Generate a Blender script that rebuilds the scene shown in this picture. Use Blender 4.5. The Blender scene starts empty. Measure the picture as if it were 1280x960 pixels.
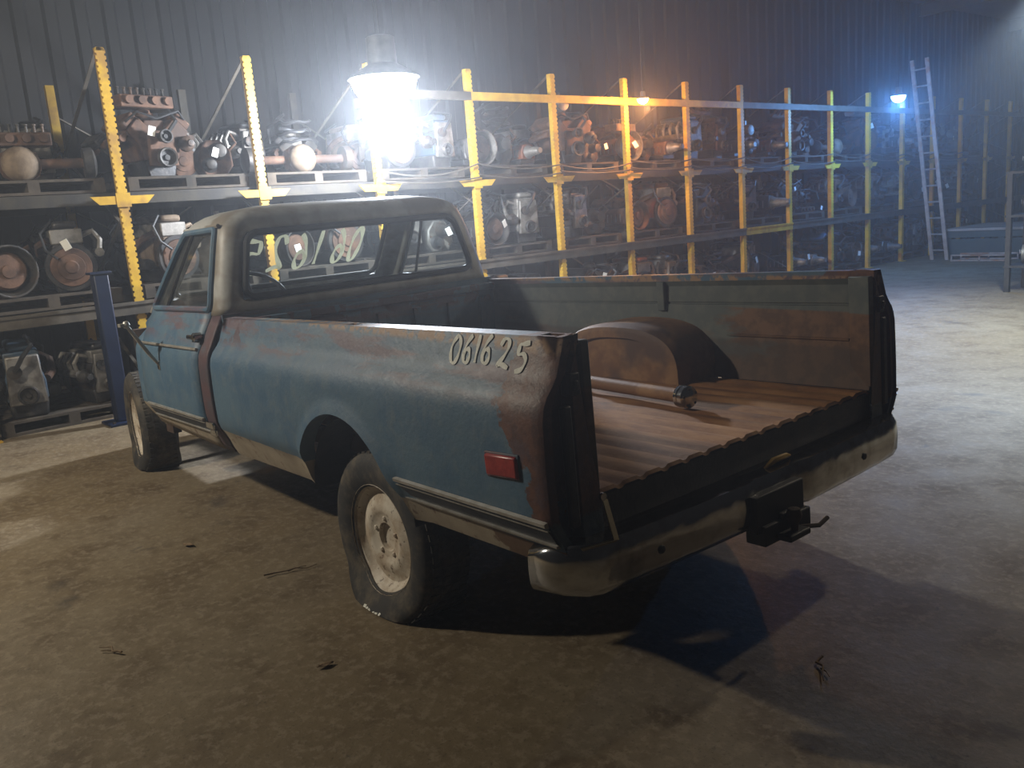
import bpy, bmesh, math, random
from mathutils import Vector, Matrix
random.seed(7)
sc = bpy.context.scene
COL = sc.collection
PI = math.pi

# ------------------------------------------------------------------ camera, world, exposure
cam_d = bpy.data.cameras.new('camera')
cam_d.sensor_width = 36.0
cam_d.lens = 36.0 * 1080.0 / 1280.0
cam_d.clip_end = 200
cam = bpy.data.objects.new('camera', cam_d)
COL.objects.link(cam)
CR = Vector((-0.63372, -0.76985, -0.0757))
CDN = Vector((-0.10345, 0.18132, -0.97797))
CF = Vector((0.76661, -0.61193, -0.19455))
CP = Vector((-2.9119, 2.4633, 1.5263))
m = Matrix.Identity(4)
for i in range(3):
    m[i][0] = CR[i]; m[i][1] = -CDN[i]; m[i][2] = -CF[i]; m[i][3] = CP[i]
cam.matrix_world = m
sc.camera = cam

w = bpy.data.worlds.new('lens_veil_haze')
sc.world = w
w.use_nodes = True
nt = w.node_tree
bg = nt.nodes['Background']
bg.inputs[0].default_value = (0.02, 0.025, 0.035, 1)
bg.inputs[1].default_value = 0.2
HAZE = 0.011
vs = nt.nodes.new('ShaderNodeVolumeScatter')  # scatter added to imitate lens veil and the bloom round the lamps
vs.inputs['Color'].default_value = (0.86, 0.92, 1, 1)
vs.inputs['Density'].default_value = HAZE
vs.inputs['Anisotropy'].default_value = 0.72
nt.links.new(vs.outputs[0], nt.nodes['World Output'].inputs['Volume'])

sc.view_settings.view_transform = 'Standard'
sc.view_settings.look = 'None'
sc.view_settings.gamma = 1.0
sc.view_settings.use_curve_mapping = False
sc.view_settings.exposure = 0.0
try:
    sc.cycles.volume_max_steps = 64
    sc.cycles.max_bounces = 6
    sc.cycles.diffuse_bounces = 3
    sc.cycles.glossy_bounces = 3
    sc.cycles.transparent_max_bounces = 10
    sc.cycles.sample_clamp_indirect = 4.0
    sc.cycles.caustics_reflective = False
    sc.cycles.caustics_refractive = False
except Exception:
    pass

# lamps: (position, colour, watts, bulb radius, cord length, label)
LAMPS = [   # last value: beam angle of the reflector in degrees, None for a bare bowl
    ((4.25, -2.02, 2.70), (0.84, 0.90, 1.0), 800, .33, 'big glowing white lamp hanging above the truck roof in front of the rack', None),  # bowl oversized to stand in for the lens bloom around this lamp
    ((4.95, -6.33, 2.80), (1.0, 0.42, 0.14), 150, .08, 'small orange glowing lamp hanging before the rack right of the cab', None),
    ((4.3, -11.7, 2.84), (0.14, 0.40, 1.0), 320, .12, 'blue-white lamp hanging near the ladder at the far end', None),
    ((-1.28, -4.3, 3.6), (1.0, 0.86, 0.66), 150, .14, 'plain white lamp over the open floor just beyond the tail of the truck', None),
    ((0.4, -6.7, 3.3), (0.70, 0.86, 1.0), 1350, .14, 'cool white high lamp over the pale floor right of the truck', 128),
    ((2.7, 3.4, 3.2), (1.0, 0.90, 0.74), 420, .14, 'warm high lamp over the floor ahead of the front wheel', None),
]

# ------------------------------------------------------------------ mesh helper
class MB:
    def __init__(s): s.v = []; s.f = []
    def add(s, vs, fs):
        o = len(s.v); s.v += [tuple(p) for p in vs]; s.f += [tuple(i + o for i in q) for q in fs]; return s
    def box(s, c, d, rot=None):
        x, y, z = d[0]/2, d[1]/2, d[2]/2
        P = [Vector(p) for p in ((-x,-y,-z),(x,-y,-z),(x,y,-z),(-x,y,-z),(-x,-y,z),(x,-y,z),(x,y,z),(-x,y,z))]
        if rot is not None: P = [rot @ p for p in P]
        P = [p + Vector(c) for p in P]
        return s.add(P, [(0,3,2,1),(4,5,6,7),(0,1,5,4),(1,2,6,5),(2,3,7,6),(3,0,4,7)])
    def bx(s, a, b):
        return s.box([(a[i]+b[i])/2 for i in range(3)], [abs(a[i]-b[i]) for i in range(3)])
    def bar(s, p, q, wd, ht, up=(0,0,1)):
        p, q = Vector(p), Vector(q); d = q - p; L = d.length; d.normalize()
        u = Vector(up)
        if abs(d.dot(u)) > .98: u = Vector((1,0,0))
        a = d.cross(u).normalized(); b = a.cross(d)
        P = []
        for t in (p, q):
            for i, j in ((-1,-1),(1,-1),(1,1),(-1,1)): P.append(t + a*(i*wd/2) + b*(j*ht/2))
        return s.add(P, [(0,1,2,3),(7,6,5,4),(0,4,5,1),(1,5,6,2),(2,6,7,3),(3,7,4,0)])
    def tube(s, path, r, n=8, closed=False, cap=True):
        path = [Vector(p) for p in path]; N = len(path); rings = []
        rad = r if isinstance(r, (list, tuple)) else [r]*N
        prev = None
        for i, p in enumerate(path):
            if closed: d = path[(i+1) % N] - path[i-1]
            else: d = path[min(i+1, N-1)] - path[max(i-1, 0)]
            d.normalize()
            if prev is None:
                a = d.cross(Vector((0,0,1)))
                if a.length < .05: a = d.cross(Vector((1,0,0)))
            else:
                a = prev - d*prev.dot(d)
            a.normalize(); prev = a; b = d.cross(a)
            rings.append([p + (a*math.cos(2*PI*k/n) + b*math.sin(2*PI*k/n))*rad[i] for k in range(n)])
        V = [q for R in rings for q in R]; F = []
        for i in range(N if closed else N-1):
            j = (i+1) % N
            for k in range(n):
                l = (k+1) % n
                F.append((i*n+k, i*n+l, j*n+l, j*n+k))
        if cap and not closed:
            F.append(tuple(range(n-1, -1, -1))); F.append(tuple((N-1)*n+k for k in range(n)))
        return s.add(V, F)
    def lathe(s, prof, c=(0,0,0), axis='Z', n=20, rot=None, capends=True):
        V = []; F = []
        for r, h in prof:
            for k in range(n):
                a = 2*PI*k/n; x, y = r*math.cos(a), r*math.sin(a)
                p = Vector((x, y, h)) if axis == 'Z' else (Vector((x, h, -y)) if axis == 'Y' else Vector((h, x, y)))
                if rot is not None: p = rot @ p
                V.append(p + Vector(c))
        m_ = len(prof)
        for i in range(m_-1):
            for k in range(n):
                l = (k+1) % n; F.append((i*n+k, i*n+l, (i+1)*n+l, (i+1)*n+k))
        if capends:
            if prof[0][0] > 1e-4: F.append(tuple(range(n-1, -1, -1)))
            if prof[-1][0] > 1e-4: F.append(tuple((m_-1)*n+k for k in range(n)))
        return s.add(V, F)
    def prism(s, poly, a, b, axis='Y'):
        n = len(poly)
        def P(u, v, h): return {'Y': (u, h, v), 'X': (h, u, v), 'Z': (u, v, h)}[axis]
        V = [P(u, v, a) for u, v in poly] + [P(u, v, b) for u, v in poly]
        F = [tuple(range(n-1, -1, -1)), tuple(range(n, 2*n))]
        for i in range(n): j = (i+1) % n; F.append((i, j, n+j, n+i))
        return s.add(V, F)
    def grid(s, fn, nu, nv, skip=None):
        V = [fn(i/nu, j/nv) for i in range(nu+1) for j in range(nv+1)]; F = []
        for i in range(nu):
            for j in range(nv):
                if skip and skip(i, j): continue
                a = i*(nv+1)+j; F.append((a, a+nv+1, a+nv+2, a+1))
        return s.add(V, F)
    def build(s, name, mat, parent=None, xf=None, smooth=35, solid=0, bevel=0, flip=False):
        V = [xf(p) for p in s.v] if xf else s.v
        me = bpy.data.meshes.new(name)
        me.from_pydata([tuple(p) for p in V], [], s.f)
        bm = bmesh.new(); bm.from_mesh(me)
        bmesh.ops.remove_doubles(bm, verts=bm.verts, dist=1e-5)
        bmesh.ops.recalc_face_normals(bm, faces=bm.faces)
        if flip: bmesh.ops.reverse_faces(bm, faces=bm.faces)
        bm.to_mesh(me); bm.free()
        if smooth:
            me.polygons.foreach_set('use_smooth', [True]*len(me.polygons))
            me.set_sharp_from_angle(angle=math.radians(smooth))
        if mat: me.materials.append(mat)
        o = bpy.data.objects.new(name, me); COL.objects.link(o)
        if parent: o.parent = parent
        if bevel:
            b = o.modifiers.new('bevel', 'BEVEL'); b.width = bevel; b.segments = 2; b.limit_method = 'ANGLE'; b.angle_limit = math.radians(40)
        if solid:
            d = o.modifiers.new('solid', 'SOLIDIFY'); d.thickness = abs(solid); d.offset = -1 if solid > 0 else 1
        return o

def tag(o, label=None, cat=None, group=None, kind=None):
    if label: o['label'] = label
    if cat: o['category'] = cat
    if group: o['group'] = group
    if kind: o['kind'] = kind
    return o
def empty(name, loc=(0,0,0), rz=0, label=None, cat=None, group=None):
    o = bpy.data.objects.new(name, None); COL.objects.link(o)
    o.empty_display_size = .1
    o.location = loc; o.rotation_euler = (0, 0, rz)
    return tag(o, label, cat, group)
def interp(tab, x):
    if x <= tab[0][0]: return tab[0][1]
    for (a, va), (b, vb) in zip(tab, tab[1:]):
        if x <= b: return va + (vb-va)*(x-a)/(b-a)
    return tab[-1][1]

# ------------------------------------------------------------------ materials
def newmat(name):
    m_ = bpy.data.materials.new(name); m_.use_nodes = True
    t = m_.node_tree; b = t.nodes['Principled BSDF']
    return m_, t, b
def N(t, typ, **kw):
    n = t.nodes.new(typ)
    for k, v_ in kw.items(): setattr(n, k, v_)
    return n
def L(t, a, b): t.links.new(a, b)
def noise(t, co, scale, detail=6, rough=.6):
    n = N(t, 'ShaderNodeTexNoise'); n.inputs['Scale'].default_value = scale
    n.inputs['Detail'].default_value = detail; n.inputs['Roughness'].default_value = rough
    L(t, co, n.inputs['Vector']); return n.outputs['Fac']
def ramp(t, fac, a, b, inv=False):
    r = N(t, 'ShaderNodeMapRange', interpolation_type='SMOOTHSTEP')
    r.inputs['From Min'].default_value = a; r.inputs['From Max'].default_value = b
    if inv: r.inputs['To Min'].default_value = 1; r.inputs['To Max'].default_value = 0
    L(t, fac, r.inputs['Value']); return r.outputs['Result']
def mixc(t, fac, a, b):
    n = N(t, 'ShaderNodeMix', data_type='RGBA')
    if isinstance(fac, (int, float)): n.inputs[0].default_value = fac
    else: L(t, fac, n.inputs[0])
    for i, c in ((6, a), (7, b)):
        if isinstance(c, tuple): n.inputs[i].default_value = (*c, 1)
        else: L(t, c, n.inputs[i])
    return n.outputs[2]
def mth(t, op, a, b=None, c=None):
    n = N(t, 'ShaderNodeMath', operation=op)
    for i, x in enumerate((a, b, c)):
        if x is None: continue
        if isinstance(x, (int, float)): n.inputs[i].default_value = x
        else: L(t, x, n.inputs[i])
    return n.outputs[0]
def bump(t, b, h, st, dist=.02):
    n = N(t, 'ShaderNodeBump'); n.inputs['Strength'].default_value = st; n.inputs['Distance'].default_value = dist
    L(t, h, n.inputs['Height']); L(t, n.outputs[0], b.inputs['Normal'])
def coords(t, scale=None, obj=True):
    c = N(t, 'ShaderNodeTexCoord').outputs['Object' if obj else 'Generated']
    if scale:
        m_ = N(t, 'ShaderNodeMapping'); m_.inputs['Scale'].default_value = scale; L(t, c, m_.inputs['Vector']); c = m_.outputs[0]
    return c
def grime(name, c1, c2, rough=.6, metal=0.0, scale=9, c3=None, bs=.25, lo=.38, hi=.62, spec=.4, world=False):
    m_, t, b = newmat(name)
    co = N(t, 'ShaderNodeNewGeometry').outputs['Position'] if world else coords(t)
    f = noise(t, co, scale)
    col = mixc(t, ramp(t, f, lo, hi), c1, c2)
    if c3:
        g = noise(t, co, scale*.37, 4); col = mixc(t, ramp(t, g, .52, .66), col, c3)
    L(t, col, b.inputs['Base Color'])
    b.inputs['Roughness'].default_value = rough; b.inputs['Metallic'].default_value = metal
    b.inputs['Specular IOR Level'].default_value = spec
    if bs: bump(t, b, noise(t, co, scale*5, 4), bs, .006)
    return m_
def flat(name, c, rough=.5, metal=0.0, emit=None, es=0):
    m_, t, b = newmat(name)
    b.inputs['Base Color'].default_value = (*c, 1); b.inputs['Roughness'].default_value = rough; b.inputs['Metallic'].default_value = metal
    if emit: b.inputs['Emission Color'].default_value = (*emit, 1); b.inputs['Emission Strength'].default_value = es
    return m_

def floor_mat():
    m_, t, b = newmat('worn_concrete_floor'); co = coords(t)
    a = noise(t, co, .55, 5, .55); d = noise(t, co, 3.2, 8, .65); e = noise(t, co, 22, 6, .7)
    col = mixc(t, ramp(t, a, .35, .68), (.158, .118, .066), (.190, .155, .104))
    col = mixc(t, ramp(t, d, .42, .70), col, (.100, .070, .038))
    col = mixc(t, mth(t, 'MULTIPLY', ramp(t, e, .48, .62), .55), col, (.26, .215, .15))
    st = noise(t, coords(t, (1.0, 1.5, 1)), 1.15, 5, .6)
    col = mixc(t, mth(t, 'MULTIPLY', ramp(t, st, .60, .72), .75), col, (.035, .03, .027))
    sm = noise(t, coords(t, (2.6, 1.1, 1)), 2.1, 7, .7)
    col = mixc(t, mth(t, 'MULTIPLY', ramp(t, sm, .64, .70), .6), col, (.05, .043, .036))
    L(t, col, b.inputs['Base Color'])
    r = N(t, 'ShaderNodeMapRange'); r.inputs['To Min'].default_value = .42; r.inputs['To Max'].default_value = .75
    L(t, d, r.inputs['Value']); L(t, r.outputs[0], b.inputs['Roughness'])
    b.inputs['Specular IOR Level'].default_value = .35
    g2 = noise(t, co, 70, 4, .7)
    col2 = mixc(t, mth(t, 'MULTIPLY', ramp(t, g2, .56, .68), .55), col, (.045, .036, .026)); L(t, col2, b.inputs['Base Color'])
    h = mth(t, 'ADD', mth(t, 'MULTIPLY', d, .7), mth(t, 'MULTIPLY', e, .3))
    bump(t, b, h, .35, .02)
    return m_

def paint_mat():
    """faded blue body paint with red primer, rust, cream below the moulding line"""
    m_, t, b = newmat('faded_blue_paint'); co = coords(t)
    s = N(t, 'ShaderNodeSeparateXYZ'); L(t, co, s.inputs[0]); X, Y, Z = s.outputs
    n1 = noise(t, co, 5.5, 8, .62); n2 = noise(t, co, 17, 6, .65); n3 = noise(t, co, 60, 4, .6)
    blue = mixc(t, ramp(t, n1, .35, .65), (.050, .112, .185), (.075, .140, .200))
    blue = mixc(t, mth(t, 'MULTIPLY', ramp(t, n2, .45, .70), .5), blue, (.125, .165, .19))
    # red primer showing through in long streaks along the upper side
    stk = noise(t, coords(t, (1.5, 1, 9)), 1.9, 6, .62)
    zb = mth(t, 'MULTIPLY', ramp(t, Z, .95, 1.03), ramp(t, Z, 1.16, 1.22, True))
    k = mth(t, 'MULTIPLY', mth(t, 'MULTIPLY', ramp(t, stk, .46, .60), zb), .62)
    blue = mixc(t, k, blue, (.145, .062, .058))
    # flaked patch near the front of the bed
    fx = mth(t, 'MULTIPLY', ramp(t, X, .98, 1.06), ramp(t, X, 1.36, 1.40, True))
    fz = mth(t, 'MULTIPLY', ramp(t, Z, .99, 1.03), ramp(t, Z, 1.15, 1.17, True))
    nf = noise(t, coords(t, (9, 9, 7)), 1.0, 4, .5)
    k = mth(t, 'MULTIPLY', mth(t, 'MULTIPLY', mth(t, 'MULTIPLY', fx, fz), ramp(t, nf, .43, .48)), .85)
    blue = mixc(t, k, blue, (.085, .05, .06))
    # rust at the rear corner
    edge = N(t, 'ShaderNodeMapRange', interpolation_type='SMOOTHSTEP')
    edge.inputs['From Min'].default_value = .80; edge.inputs['From Max'].default_value = .95
    edge.inputs['To Min'].default_value = 1.085; edge.inputs['To Max'].default_value = .965
    L(t, Z, edge.inputs['Value'])
    q = mth(t, 'SUBTRACT', mth(t, 'MULTIPLY_ADD', mth(t, 'SUBTRACT', n1, .5), .42, mth(t, 'MULTIPLY', X, -1)), edge.outputs[0])
    rust = mixc(t, ramp(t, n2, .38, .62), (.075, .036, .028), (.135, .058, .036))
    rust = mixc(t, ramp(t, n1, .52, .62), rust, (.085, .05, .055))
    col = mixc(t, mth(t, 'MULTIPLY', ramp(t, q, 0, .012), ramp(t, Z, .64, .66)), blue, rust)
    # small scabs of rust along the rail
    k = mth(t, 'MULTIPLY', mth(t, 'MULTIPLY', ramp(t, Z, 1.118, 1.14), ramp(t, Z, 1.16, 1.175, True)), mth(t, 'MULTIPLY', ramp(t, n2, .42, .55), ramp(t, X, 1.3, 1.36, True))); col = mixc(t, k, col, (.30, .19, .11))
    # cream lower body
    crm = mixc(t, ramp(t, n1, .4, .7), (.36, .31, .235), (.27, .225, .165))
    kr = mth(t, 'MULTIPLY', ramp(t, mth(t, 'MULTIPLY_ADD', n1, -.5, X), -1.10, -1.06, True), .9)
    crm = mixc(t, kr, crm, (.12, .065, .035))
    crm = mixc(t, mth(t, 'MULTIPLY', ramp(t, n2, .58, .66), .7), crm, (.11, .055, .035))
    zz = mth(t, 'MULTIPLY_ADD', mth(t, 'SUBTRACT', n2, .5), .012, Z)
    col = mixc(t, ramp(t, zz, .558, .562, True), col, crm)
    L(t, col, b.inputs['Base Color'])
    rr = N(t, 'ShaderNodeMapRange'); rr.inputs['To Min'].default_value = .38; rr.inputs['To Max'].default_value = .68; L(t, n2, rr.inputs['Value'])
    L(t, rr.outputs[0], b.inputs['Roughness']); b.inputs['Specular IOR Level'].default_value = .45
    bump(t, b, mth(t, 'ADD', n3, n2), .2, .008)
    return m_

def bedfloor_mat():
    m_, t, b = newmat('rusty_bed_floor'); co = coords(t)
    f = noise(t, coords(t, (1.0, 4, 1)), 3.4, 8, .7); g = noise(t, co, 2.2, 5); h = noise(t, co, 30, 5)
    col = mixc(t, ramp(t, f, .36, .66), (.20, .085, .028), (.34, .170, .062))
    col = mixc(t, mth(t, 'MULTIPLY', ramp(t, g, .56, .70), .7), col, (.075, .05, .04))
    col = mixc(t, mth(t, 'MULTIPLY', ramp(t, h, .6, .72), .5), col, (.32, .19, .10))
    L(t, col, b.inputs['Base Color']); b.inputs['Roughness'].default_value = .75
    bump(t, b, h, .3, .006)
    return m_

def bedwall_mat():
    m_, t, b = newmat('bed_inner_wall'); co = coords(t)
    s = N(t, 'ShaderNodeSeparateXYZ'); L(t, co, s.inputs[0]); X, Y, Z = s.outputs
    f = noise(t, coords(t, (2.0, 2, 6)), 2.2, 7, .6); g = noise(t, co, 14, 5)
    col = mixc(t, ramp(t, g, .4, .65), (.070, .088, .086), (.100, .112, .102))
    r = mixc(t, ramp(t, g, .4, .6), (.085, .042, .022), (.145, .072, .034))
    back = ramp(t, mth(t, 'MULTIPLY_ADD', mth(t, 'SUBTRACT', f, .5), 1.3, X), -.62, -.35, True)
    low = ramp(t, mth(t, 'MULTIPLY_ADD', mth(t, 'SUBTRACT', f, .5), .35, Z), .78, .90, True)
    top = ramp(t, Z, 1.015, 1.025, True)
    k = mth(t, 'MULTIPLY', mth(t, 'MAXIMUM', back, low), top)
    col = mixc(t, k, col, r)
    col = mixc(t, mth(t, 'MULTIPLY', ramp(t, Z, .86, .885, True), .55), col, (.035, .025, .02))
    L(t, col, b.inputs['Base Color']); b.inputs['Roughness'].default_value = .7
    bump(t, b, g, .15, .006)
    return m_

def chrome_mat():
    m_, t, b = newmat('dirty_chrome'); co = coords(t)
    f = noise(t, co, 7, 6); g = noise(t, co, 2.6, 3)
    L(t, mixc(t, ramp(t, f, .45, .7), (.55, .56, .57), (.27, .25, .22)), b.inputs['Base Color'])
    b.inputs['Metallic'].default_value = 1
    r = N(t, 'ShaderNodeMapRange'); r.inputs['To Min'].default_value = .03; r.inputs['To Max'].default_value = .26; L(t, f, r.inputs['Value'])
    L(t, r.outputs[0], b.inputs['Roughness'])
    bump(t, b, g, .35, .05)
    return m_

def glass_mat():
    m_, t, b = newmat('dusty_glass'); co = coords(t)
    out = t.nodes['Material Output']; t.nodes.remove(b)
    tr = N(t, 'ShaderNodeBsdfTransparent'); tr.inputs[0].default_value = (.88, .92, .92, 1)
    gl = N(t, 'ShaderNodeBsdfGlossy'); gl.inputs['Roughness'].default_value = .06; gl.inputs[0].default_value = (.9, .9, .9, 1)
    df = N(t, 'ShaderNodeBsdfDiffuse'); df.inputs[0].default_value = (.42, .43, .40, 1)
    ge = N(t, 'ShaderNodeNewGeometry'); dt = N(t, 'ShaderNodeVectorMath', operation='DOT_PRODUCT')
    L(t, ge.outputs['Normal'], dt.inputs[0]); L(t, ge.outputs['Incoming'], dt.inputs[1])
    fac = mth(t, 'MULTIPLY_ADD', mth(t, 'POWER', mth(t, 'SUBTRACT', 1, mth(t, 'ABSOLUTE', dt.outputs['Value'])), 4), .55, .05)
    m1 = N(t, 'ShaderNodeMixShader'); L(t, fac, m1.inputs[0]); L(t, tr.outputs[0], m1.inputs[1]); L(t, gl.outputs[0], m1.inputs[2])
    f = noise(t, co, 4.5, 6)
    k = mth(t, 'MULTIPLY_ADD', ramp(t, f, .45, .75), .16, .05)
    m2 = N(t, 'ShaderNodeMixShader'); L(t, k, m2.inputs[0]); L(t, m1.outputs[0], m2.inputs[1]); L(t, df.outputs[0], m2.inputs[2])
    L(t, m2.outputs[0], out.inputs[0])
    return m_

def rim_mat():
    m_, t, b = newmat('dirty_cream_steel_wheel'); co = coords(t)
    f = noise(t, co, 11, 8, .7); g = noise(t, co, 45, 5)
    col = mixc(t, ramp(t, f, .38, .62), (.60, .55, .46), (.42, .34, .25))
    col = mixc(t, ramp(t, f, .60, .68), col, (.13, .075, .04))
    col = mixc(t, mth(t, 'MULTIPLY', ramp(t, g, .6, .68), .8), col, (.09, .055, .035))
    L(t, col, b.inputs['Base Color']); b.inputs['Roughness'].default_value = .6
    bump(t, b, g, .2, .004)
    return m_

def tyre_mat():
    m_, t, b = newmat('dusty_black_rubber'); co = coords(t)
    f = noise(t, co, 9, 7, .7)
    L(t, mixc(t, ramp(t, f, .42, .7), (.022, .021, .02), (.10, .082, .055)), b.inputs['Base Color'])
    b.inputs['Roughness'].default_value = .8; bump(t, b, noise(t, co, 70, 4), .25, .004)
    return m_

def marker_mat():
    m_, t, b = newmat('pale_yellow_marker'); out = t.nodes['Material Output']; t.nodes.remove(b)
    tl = N(t, 'ShaderNodeBsdfTranslucent'); tl.inputs[0].default_value = (.86, .85, .72, 1)
    df = N(t, 'ShaderNodeBsdfDiffuse'); df.inputs[0].default_value = (.78, .77, .64, 1)
    mx = N(t, 'ShaderNodeMixShader'); mx.inputs[0].default_value = .6
    L(t, df.outputs[0], mx.inputs[1]); L(t, tl.outputs[0], mx.inputs[2]); L(t, mx.outputs[0], out.inputs[0])
    return m_
M = dict(
    floor=floor_mat(), paint=paint_mat(), bedfloor=bedfloor_mat(), bedwall=bedwall_mat(), chrome=chrome_mat(), glass=glass_mat(),
    rim=rim_mat(), tyre=tyre_mat(),
    wheelhouse=grime('rusty_wheelhouse', (.16, .075, .032), (.27, .145, .062), .65, 0, 6, (.09, .05, .035)),
    primer=grime('grey_primer_roof', (.36, .365, .35), (.27, .27, .245), .48, 0, 6, (.19, .165, .125), .12),
    blackpaint=grime('dark_trim', (.016, .018, .022), (.03, .03, .03), .55, 0, 14),
    band=grime('blue_black_band', (.018, .028, .045), (.03, .04, .055), .5, 0, 14),
    rubber=flat('black_rubber_seal', (.012, .013, .014), .6),
    under=grime('rusty_frame_metal', (.03, .022, .018), (.06, .035, .022), .8, 0, 9),
    redlens=flat('red_lens', (.30, .015, .02), .25),
    amber=grime('faded_red_lens', (.34, .03, .022), (.22, .012, .012), .3, 0, 20, None, .1),
    whitepaint=grime('white_marker_paint', (.78, .79, .72), (.66, .67, .60), .7, 0, 40, None, 0),
    yellowmark=marker_mat(),
    seat=grime('dark_vinyl_seat', (.02, .024, .03), (.045, .045, .05), .6, 0, 6),
    strap=grime('worn_tan_strap', (.32, .26, .13), (.24, .19, .10), .7, 0, 20),
    yellow=grime('yellow_rack_paint', (.60, .37, .03), (.48, .28, .026), .5, 0, 6, (.34, .19, .04), .1, world=True),
    steel=grime('dusty_steel_beam', (.070, .060, .046), (.11, .093, .072), .6, .2, 5, (.10, .08, .06), .15, world=True),
    rackdark=grime('dark_back_steel', (.022, .020, .018), (.04, .034, .024), .7, .1, 5, world=True),
    wood=grime('grey_pallet_wood', (.040, .031, .022), (.065, .050, .034), .85, 0, 7, (.022, .018, .013), .3, world=True),
    cast=grime('greasy_cast_iron', (.020, .019, .018), (.050, .044, .037), .55, .35, 8, (.065, .040, .025), .4, world=True),
    rusty=grime('rusted_iron', (.060, .032, .020), (.12, .062, .036), .8, .1, 8, (.055, .035, .026), .4, world=True),
    alu=grime('dull_aluminium', (.13, .12, .105), (.22, .205, .18), .5, .4, 9, (.07, .06, .05), .3, world=True),
    tan=grime('tan_dusty_iron', (.12, .085, .055), (.19, .14, .092), .75, .1, 8, (.05, .035, .025), .35, world=True),
    blackoil=grime('oily_black', (.014, .014, .015), (.04, .036, .032), .4, .1, 10, None, .3, world=True),
    engblue=grime('faded_engine_blue', (.03, .06, .10), (.05, .075, .095), .5, .1, 8, (.05, .04, .03), .3, world=True),
    engred=grime('engine_orange', (.17, .055, .022), (.11, .042, .022), .55, .1, 8, (.07, .045, .035), .3, world=True),
    tagm=flat('white_paper_tag', (.72, .72, .68), .8),
    hose=flat('black_hose', (.015, .015, .016), .55),
    darkblue=grime('dark_blue_enamel', (.004, .010, .032), (.006, .014, .042), .45, 0, 6, None, .08),
    bright=grime('weathered_brightwork', (.46, .45, .42), (.34, .32, .28), .34, .45, 12, None, .05),
    redcorner=grime('dark_red_primer', (.085, .045, .05), (.06, .05, .06), .6, 0, 8, (.05, .08, .11), .15),
    wall=grime('dark_metal_wall', (.007, .007, .008), (.011, .010, .010), .75, .1, 1.5, (.01, .009, .008), .1),
    ceil=grime('dark_roof_sheet', (.02, .021, .024), (.03, .03, .032), .8, 0, 1.5, None, .1),
    galv=grime('dull_ladder_aluminium', (.38, .36, .33), (.28, .26, .24), .5, .5, 9, (.30, .17, .10), .15),
    twig=grime('dry_twig', (.15, .10, .055), (.24, .175, .11), .9, 0, 30),
    lampshell=grime('grey_lamp_shell', (.10, .10, .10), (.14, .14, .13), .5, .4, 9),
    deck=grime('pale_deck_boards', (.26, .24, .21), (.32, .29, .25), .8, 0, 5, (.18, .16, .13), .2),
    teal=grime('dark_teal_steel', (.025, .05, .055), (.035, .06, .06), .6, 0, 4),
)

# ------------------------------------------------------------------ room shell
def struct(name, mb, mat, **kw):
    return tag(mb.build(name, mat, None, **kw), kind='structure')
struct('floor', MB().bx((-9, -27, -.2), (8.2, 9, 0)), M['floor'], smooth=0)
def corrugated(along0, along1, z0, z1, put, pitch=.30, depth=.035):
    mb = MB(); n = int((along1-along0)/pitch); pts = []
    for i in range(n):
        a = along0 + i*pitch
        pts += [(a, 0), (a+pitch*.55, 0), (a+pitch*.65, depth), (a+pitch*.9, depth)]
    pts.append((along0+n*pitch, 0))
    V = []; F = []
    for a, d in pts: V += [put(a, d, z0), put(a, d, z1)]
    for i in range(len(pts)-1): F.append((2*i, 2*i+2, 2*i+3, 2*i+1))
    return mb.add(V, F)
struct('wall_back', corrugated(-27, 9, 0, 5.6, lambda a, d, z: (7.6-d, a, z)), M['wall'], smooth=0, solid=.03)
struct('wall_far', corrugated(-9, 8.2, 0, 5.6, lambda a, d, z: (a, -26.2+d, z)), M['wall'], smooth=0, solid=.03)
struct('wall_left', corrugated(-9, 8.2, 0, 5.6, lambda a, d, z: (a, 8.4-d, z)), M['wall'], smooth=0, solid=.03)
struct('wall_near', corrugated(-27, 9, 0, 5.6, lambda a, d, z: (-8.4+d, a, z)), M['wall'], smooth=0, solid=.03)
struct('ceiling', MB().bx((-9, -27, 5.6), (8.2, 9, 5.75)), M['ceil'], smooth=0)
for i, y in enumerate((-24, -19, -14, -9, -4, 1, 6)):
    mb = MB().bx((-8.3, y-.08, 5.3), (7.5, y+.08, 5.33)).bx((-8.3, y-.08, 5.57), (7.5, y+.08, 5.6)).bx((-8.3, y-.01, 5.33), (7.5, y+.01, 5.57))
    struct('trim_%d' % (i+1), mb, M['rackdark'], smooth=0)

# ------------------------------------------------------------------ hanging lamps
def hanging_lamp(pos, colr, watts, rb, label, beam=None):
    x, y, z = pos
    t = empty('hanging_lamp', (x, y, z), 0, label, 'lamp', 'hanging lamps of the hall')
    k = rb
    MB().lathe([(.30*k, 1.5*k), (.40*k, 1.45*k), (.42*k, .75*k), (.95*k, .42*k), (1.02*k, .36*k), (.98*k, .36*k), (.38*k, .68*k), (0, .70*k)], n=28, capends=False).build('shade', M['lampshell'], t)
    em = flat('lamp_glow', (1, 1, 1), .5, 0, colr, 40)
    MB().lathe([(0, -.42*k), (.30*k, -.38*k), (.62*k, -.22*k), (.85*k, .06*k), (.93*k, .36*k), (.36*k, .66*k), (0, .67*k)], n=24, capends=False).build('glowing_bowl', em, t)
    MB().tube([(0, 0, 1.48*k), (0, 0, 5.58 - z)], .008, 6).build('cord', M['hose'], t)
    ld = bpy.data.lights.new('lamp_light', 'SPOT' if beam else 'POINT'); ld.energy = watts
    if beam: ld.spot_size = math.radians(beam); ld.spot_blend = .55
    ld.color = colr; ld.shadow_soft_size = min(rb*.6, .10)
    lo = bpy.data.objects.new('lamp_light', ld); COL.objects.link(lo); lo.location = (0, 0, -.44*k - min(rb*.6, .10)); lo.parent = t
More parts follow.
